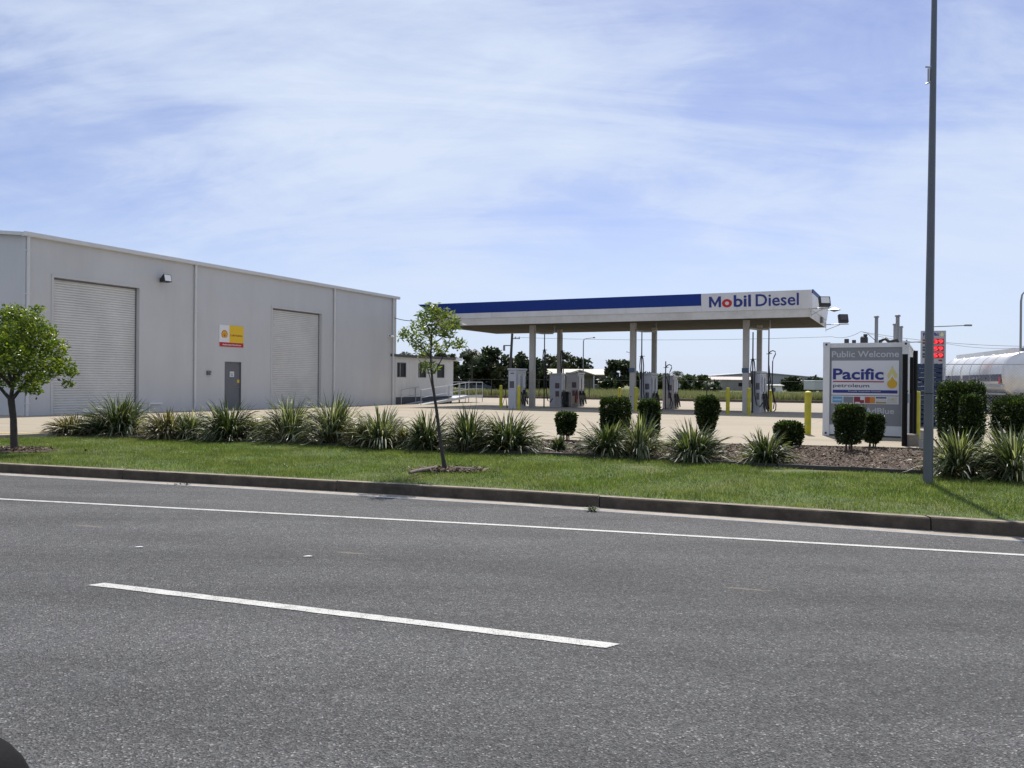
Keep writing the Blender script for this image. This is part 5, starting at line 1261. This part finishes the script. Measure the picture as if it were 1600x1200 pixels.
# ------------------------------------------------------------------ clipped shrubs
m_box = leaf_mat('hedge_leaf', (.010, .020, .007), (.026, .044, .013), (.08, .12, .028), .32, .4, pale=(.17, .22, .06), pale_at=.98)
m_stem = mat('shrub_stem', (.10, .075, .05), .9, var=.2)
def shrub(label, px, pyb, pyt, pyl, wpx, ex, taper, seed):
    rg = np.random.default_rng(seed); p = gp(px, pyb, .235); Y = p[1]; s_ = Y / FPX
    H = (pyb - pyt - 2.5) * s_; Z0 = (pyb - pyl) * s_; W2 = wpx * s_ / 2 * .88
    t_ = thing('clipped_shrub', label, 'shrub', (p[0], p[1], .235), rg.uniform(-.3, .3), 'clipped hedge shrubs in the bed')
    area = 2 * math.pi * W2 * (H - Z0) + 4 * W2 * W2; n_ = int(min(16000, max(2500, area * 5200)))
    d_ = rg.uniform(-1, 1, size=(n_, 3)); ax_ = rg.choice(3, n_, p=[.36, .36, .28]); d_[np.arange(n_), ax_] = rg.choice([-1.0, 1.0], n_)
    d_ /= ((np.abs(d_) ** ex).sum(1) ** (1 / ex))[:, None]
    rad = np.clip(rg.normal(.94, .055, n_) + (rg.uniform(0, 1, n_) < .03) * rg.uniform(.05, .16, n_), .55, 1.2)
    lum = 1 + .05 * np.sin(d_[:, 0] * 5 + seed) * np.sin(d_[:, 2] * 6) + .04 * np.sin(d_[:, 1] * 7)
    P = d_ * (rad * lum)[:, None]; zz_ = (P[:, 2] + 1) / 2
    wf = taper + (1 - taper) * np.clip(zz_ * 1.6, 0, 1)
    P = np.stack([P[:, 0] * W2 * wf, P[:, 1] * W2 * .9 * wf, Z0 + np.clip(zz_, 0, 1.1) * (H - Z0)], 1)
    thin = rg.uniform(0, 1, n_) < (.5 + 1.3 * zz_); P = P[thin]; d_ = d_[thin]
    leaves('foliage', P, .042, .62, m_box, t_, up=.2, dirs=d_ * .9, rg=rg)
    ins = rg.normal(size=(n_ // 4, 3)) * .36; ins = np.clip(ins, -.8, .8); z2 = (ins[:, 2] + 1) / 2; w2 = taper + (1 - taper) * np.clip(z2 * 1.6, 0, 1)
    leaves('inner_foliage', np.stack([ins[:, 0] * W2 * w2, ins[:, 1] * W2 * .9 * w2, Z0 + z2 * (H - Z0)], 1), .07, .7, m_box, t_, up=0, rg=rg)
    for k in range(5):
        a = k * 1.3 + seed; rr_ = .025 + .02 * rg.uniform()
        MB().tube([(rr_ * math.cos(a) * 2, rr_ * math.sin(a) * 2, -.05), (W2 * .25 * math.cos(a), W2 * .25 * math.sin(a), Z0 + .1), (W2 * .5 * math.cos(a), W2 * .5 * math.sin(a), Z0 + (H - Z0) * .6)], [.016, .012, .006], 5).build('stem', m_stem, t_)
shrub('small clipped shrub on thin stems, alone before open concrete', 884, 690, 643, 679, 33, 5, .75, 1)
shrub('wide square clipped shrub behind the strappy plants', 961, 694, 621, 684, 49, 6, .9, 2)
shrub('round-topped clipped shrub beside the square one', 1014, 694, 623, 684, 36, 3.6, .9, 3)
shrub('top-heavy clipped shrub with narrow leggy base', 1104, 692, 618, 678, 36, 4.5, .45, 4)
shrub('low round clipped shrub beside the spiky strappy plant', 1232, 699, 657, 697, 43, 4, .8, 5)
shrub('upright clipped shrub with bare stem in front of the container sign', 1326, 704, 632, 692, 43, 6, .8, 6)
shrub('shorter clipped shrub in front of the container lettering', 1363, 699, 646, 691, 32, 4.2, .7, 7)
shrub('tall dense clipped hedge next to the blue pallets', 1500, 706, 597, 698, 66, 5, .9, 8)
shrub('slim clipped shrub against the tall hedge', 1516, 718, 617, 704, 28, 5, .8, 9)
shrub('wide clipped hedge in front of the tanker wheels', 1602, 706, 618, 696, 92, 5, .9, 10)

# ------------------------------------------------------------------ street trees
m_tb = mat('tree_bark', (.055, .045, .038), .9, var=.35, vscale=12, bump=.6, bscale=40)
m_tl = leaf_mat('street_leaf', (.05, .085, .010), (.13, .19, .020), (.27, .31, .04), .42, .35, pale=(.40, .42, .08), pale_at=.97)
def px_local(px, py, base, dy=0.0):
    q = dp(px, py, base[1] + dy); return np.array([q[0] - base[0], dy, q[2] - base[2]])
B = np.array([TRE[0], TRE[1], .18])
st = thing('street_tree', 'leafy round street tree on the lawn before the warehouse', 'tree', B, 0)
f = lambda px, py, dy=0.0: tuple(px_local(px, py, B, dy))
MB().tube([f(24, 712), f(22, 690), f(21, 655), f(17, 622)], [.085, .068, .06, .062], 10).build('trunk', m_tb, st)
forks = [[(17, 625, 0), (2, 608, .1), (-25, 585, .2), (-45, 550, .3)], [(17, 622, 0), (22, 590, -.1), (26, 550, -.15), (30, 500, -.1)], [(18, 625, 0), (34, 605, .0), (60, 580, .1), (95, 560, .15)],
         [(20, 600, 0), (5, 560, .3), (-5, 520, .45), (0, 495, .5)], [(22, 595, 0), (45, 560, .15), (62, 530, .3), (66, 510, .35)], [(20, 605, 0), (0, 585, -.4), (-25, 560, -.75), (-30, 540, -.9)], [(26, 560, -.1), (45, 510, .2), (56, 484, .3)], [(20, 600, 0), (40, 575, .5), (55, 555, .8)]]
for fk in forks: MB().tube([f(*q) for q in fk], list(np.linspace(.038, .010, len(fk))), 6).build('limb', m_tb, st)
rg = np.random.default_rng(11)
cl_ = [(30, 497, 0, 24), (8, 505, .3, 26), (52, 505, -.2, 20), (60, 482, .2, 8), (-15, 530, .2, 30), (20, 530, -.4, 30), (55, 535, .1, 28), (85, 545, .1, 20), (72, 520, -.3, 16), (100, 572, .15, 18), (113, 582, .1, 10), (107, 600, .1, 9), (75, 575, -.2, 24), (45, 565, .5, 26), (20, 560, -.7, 28), (-20, 565, -.5, 30), (-50, 545, .2, 28), (0, 590, .4, 20), (40, 600, -.1, 18), (55, 612, .1, 10), (-40, 590, 0, 24), (10, 545, .7, 28), (60, 590, .4, 16), (30, 520, .6, 24), (-5, 540, -.8, 24), (15, 488, .1, 14), (-70, 570, .1, 18)]
bl = []
for (px, py, dy, r_) in cl_:
    c_ = px_local(px, py, B, dy); rm = r_ / FPX * B[1]; bl.append((c_, (rm, rm * 1.15, rm * .82)))
P = blob_points(bl, 9500, rg)
leaves('crown', P, .068, .50, m_tl, st, up=.15, rg=rg)

B = np.array([SAP[0], SAP[1], .165])
sa = thing('sapling', 'thin leaning young tree with sparse pale leaves on the lawn', 'tree', B, 0)
MB().tube([f(696, 737), f(692, 715), f(687, 680), f(682, 640), f(676, 600), f(673, 565), f(674, 530), f(676, 490)], [.045, .03, .027, .024, .019, .014, .010, .006], 8).build('trunk', mat('sapling_bark', (.045, .038, .035), .9, var=.3, vscale=15), sa)
m_sb = MATS['sapling_bark']
tw = [[(683, 645, 0), (672, 590, .1), (664, 565, .15)], [(680, 580, 0), (688, 565, -.1), (697, 548, -.2), (706, 535, -.2), (715, 536, -.2)], [(674, 560, 0), (662, 545, -.1), (650, 535, -.15), (636, 520, -.1)], [(674, 540, 0), (690, 528, .15), (702, 515, .2), (712, 500, .2)], [(675, 530, 0), (668, 510, -.2), (662, 492, -.2)], [(675, 520, 0), (686, 500, -.1), (692, 485, 0)], [(676, 550, 0), (660, 555, .3), (648, 550, .4)], [(676, 545, 0), (690, 548, .35), (700, 540, .45)], [(674, 540, 0), (668, 520, .3), (655, 508, .4)]]
for q in tw: MB().tube([f(*z) for z in q], list(np.linspace(.011, .004, len(q))), 5).build('branch', m_sb, sa)
cl_ = [(676, 490, 0, 16), (664, 495, -.2, 13), (690, 490, 0, 14), (702, 500, .2, 16), (712, 508, .2, 11), (655, 508, .3, 13), (684, 510, -.1, 16), (668, 520, 0, 14), (640, 520, -.1, 14), (628, 526, -.1, 8), (652, 535, .1, 13), (662, 550, .2, 13), (672, 575, 0, 12), (664, 570, .15, 9), (690, 545, .3, 11), (714, 537, -.2, 11), (722, 541, -.2, 6), (700, 538, -.2, 7), (700, 520, .1, 12), (676, 540, .1, 12), (695, 515, -.2, 12), (678, 478, 0, 7)]
bl = []
for (px, py, dy, r_) in cl_:
    c_ = px_local(px, py, B, dy); rm = r_ / FPX * B[1]; bl.append((c_, (rm, rm * 1.3, rm * .8)))
P = blob_points(bl, 7500, np.random.default_rng(12))
m_sl = leaf_mat('sapling_leaf', (.07, .10, .022), (.15, .20, .045), (.30, .33, .09), .45, .32, pale=(.42, .42, .14), pale_at=.97)
leaves('crown', P, .08, .32, m_sl, sa, up=-.05, rg=np.random.default_rng(13))
# mulch and logs round the two trees
def disc(name, c, rx, ry, z, m_, label):
    k = 28; vs = [(0, 0, .03)] + [(rx * math.cos(6.283 * i / k) * random.uniform(.85, 1.1), ry * math.sin(6.283 * i / k) * random.uniform(.85, 1.1), -.012) for i in range(k)]
    o = MB().add(vs, [(0, 1 + i, 1 + (i + 1) % k) for i in range(k)], True).build(name, m_, None, (c[0], c[1], z)); return tag(o, kind='structure')
disc('mulch_ring', (SAP[0] + .1, SAP[1] + .02), .5, .30, .168, MATS['mulch'], '')
disc('mulch_ring', TRE, .85, .5, .175, MATS['mulch'], '')
x = rng.normal(SAP[0] + .12, .26, 900); y = rng.normal(SAP[1], .14, 900)
x2 = rng.normal(TRE[0], .36, 900); y2 = rng.normal(TRE[1], .2, 900)
tag(chips('tree_mulch', np.r_[x, x2], np.r_[y, y2], np.r_[np.full(900, .19), np.full(900, .2)] + rng.uniform(-.01, .02, 1800), m_chip, .02, .08), 'brown mulch chips round the two lawn trees', 'mulch', kind='stuff')
def log(label, a_, b_):
    p0 = gp(*a_, .18); p1 = gp(*b_, .18); c_ = (p0 + p1) / 2; d_ = p1 - p0; L_ = np.linalg.norm(d_); an = math.atan2(d_[1], d_[0])
    t_ = MB().tube([(-L_ / 2, 0, .0), (-L_ / 4, .008, .004), (L_ / 4, -.004, .0), (L_ / 2, 0, .003)], [.026, .03, .029, .025], 7).build('timber_edging', mat('grey_timber', (.16, .13, .11), .9, var=.3, vscale=20), None, (c_[0], c_[1], .20))
    t_.rotation_euler = (0, 0, an); tag(t_, label, 'timber')
log('weathered log edging slanting beside the sapling, warehouse side', (640, 741), (682, 732))
log('weathered log edging beside the sapling, container side', (708, 734), (742, 736))

# bits lying about
for (px, py, lab) in ((217, 855.5, 'white paper scrap on the asphalt near the tan smear'), (481, 870, 'small white paper scrap lying alone on the asphalt mid lane')):
    p = gp(px, py); o = MB().add([(-.04, -.012, .004), (.035, -.016, .007), (.04, .012, .004), (.0, .02, .008), (-.03, .012, .004)], [(0, 1, 2, 3, 4)]).build('paper_scrap', m_white, None, (p[0], p[1], .002)); tag(o, lab, 'litter', 'paper scraps on the road')
for (px, py, lab) in ((287, 757.5, 'dark leaf litter in the gutter near the roller door end'), (925, 798, 'small weed tuft growing in the gutter')):
    p = gp(px, py, .004)
    if 'weed' in lab:
        o = link('weed_tuft', strap_mesh(77, 60, .09, .05, .008), LS['green'], None, (p[0], p[1], .004))
    else:
        pts = np.stack([rng.normal(0, .07, 30), rng.normal(0, .02, 30), np.full(30, .01)], 1); o = leaves('leaf_litter', pts, .03, .5, m_chip, None); o.location = (p[0], p[1], .004)
    tag(o, lab, 'litter' if 'leaf' in lab else 'weed')

# ------------------------------------------------------------------ the car the photographer sits in: only its door mirror shows
car = thing('car', 'black rounded car door mirror poking up at the road side', 'car', (-.35, .42, 0), 0)
m_cp = mat('car_paint', (.02, .021, .023), .3); m_tr = mat('mirror_plastic', (.008, .008, .0085), .8, spec=.15, bump=.1, bscale=200)
dprof = [(-.02, .32), (.06, .45), (.09, .75), (.06, 1.0), (.0, 1.10), (-.06, 1.10), (-.03, .95), (-.02, .6)]
MB().prism_x(dprof, -.85, 1.0).build('door', m_cp, car)
MB().prism_x([(-.05, .3), (.07, .45), (.10, .72), (.02, .98), (-.3, 1.0), (-.3, .3)], -2.3, -.86).build('front_wing', m_cp, car)
wt_ = MB().tube([(-1.6, -.10, .34), (-1.6, -.08, .34), (-1.6, .10, .34), (-1.6, .12, .34)], [.30, .34, .34, .30], 24).build('tyre', m_tyre, car)
MB().tube([(-1.6, .115, .34), (-1.6, .13, .34)], [.22, .18], 16).build('rim', m_steel, wt_)
MB().box(-.32, -.15, .0, .1, .9, 1.1).build('mirror_arm', m_tr, car)
mc = dp(-145, 1312, .74); mc = mc - np.array([-.35, .42, 0])
vs = []; fs = []; nu, nv = 24, 16
for i in range(nv + 1):
    ph = -math.pi / 2 + math.pi * i / nv
    for j in range(nu):
        t2 = 2 * math.pi * j / nu
        def pw_(v_, e): return math.copysign(abs(v_) ** e, v_)
        vs.append((mc[0] + .108 * pw_(math.cos(ph), .75) * pw_(math.cos(t2), .75), mc[1] + .06 * pw_(math.cos(ph), .75) * pw_(math.sin(t2), .75), mc[2] + .098 * pw_(math.sin(ph), .8)))
for i in range(nv):
    for j in range(nu): fs.append((i * nu + j, i * nu + (j + 1) % nu, (i + 1) * nu + (j + 1) % nu, (i + 1) * nu + j))
mh = MB().add(vs, fs, True).build('mirror_housing', m_tr, car)
MB().tube([(mc[0] + .05, mc[1] - .02, mc[2] - .08), (.02 + mc[0], -.02, 1.02)], [.035, .045], 8).build('mirror_arm', m_tr, car)
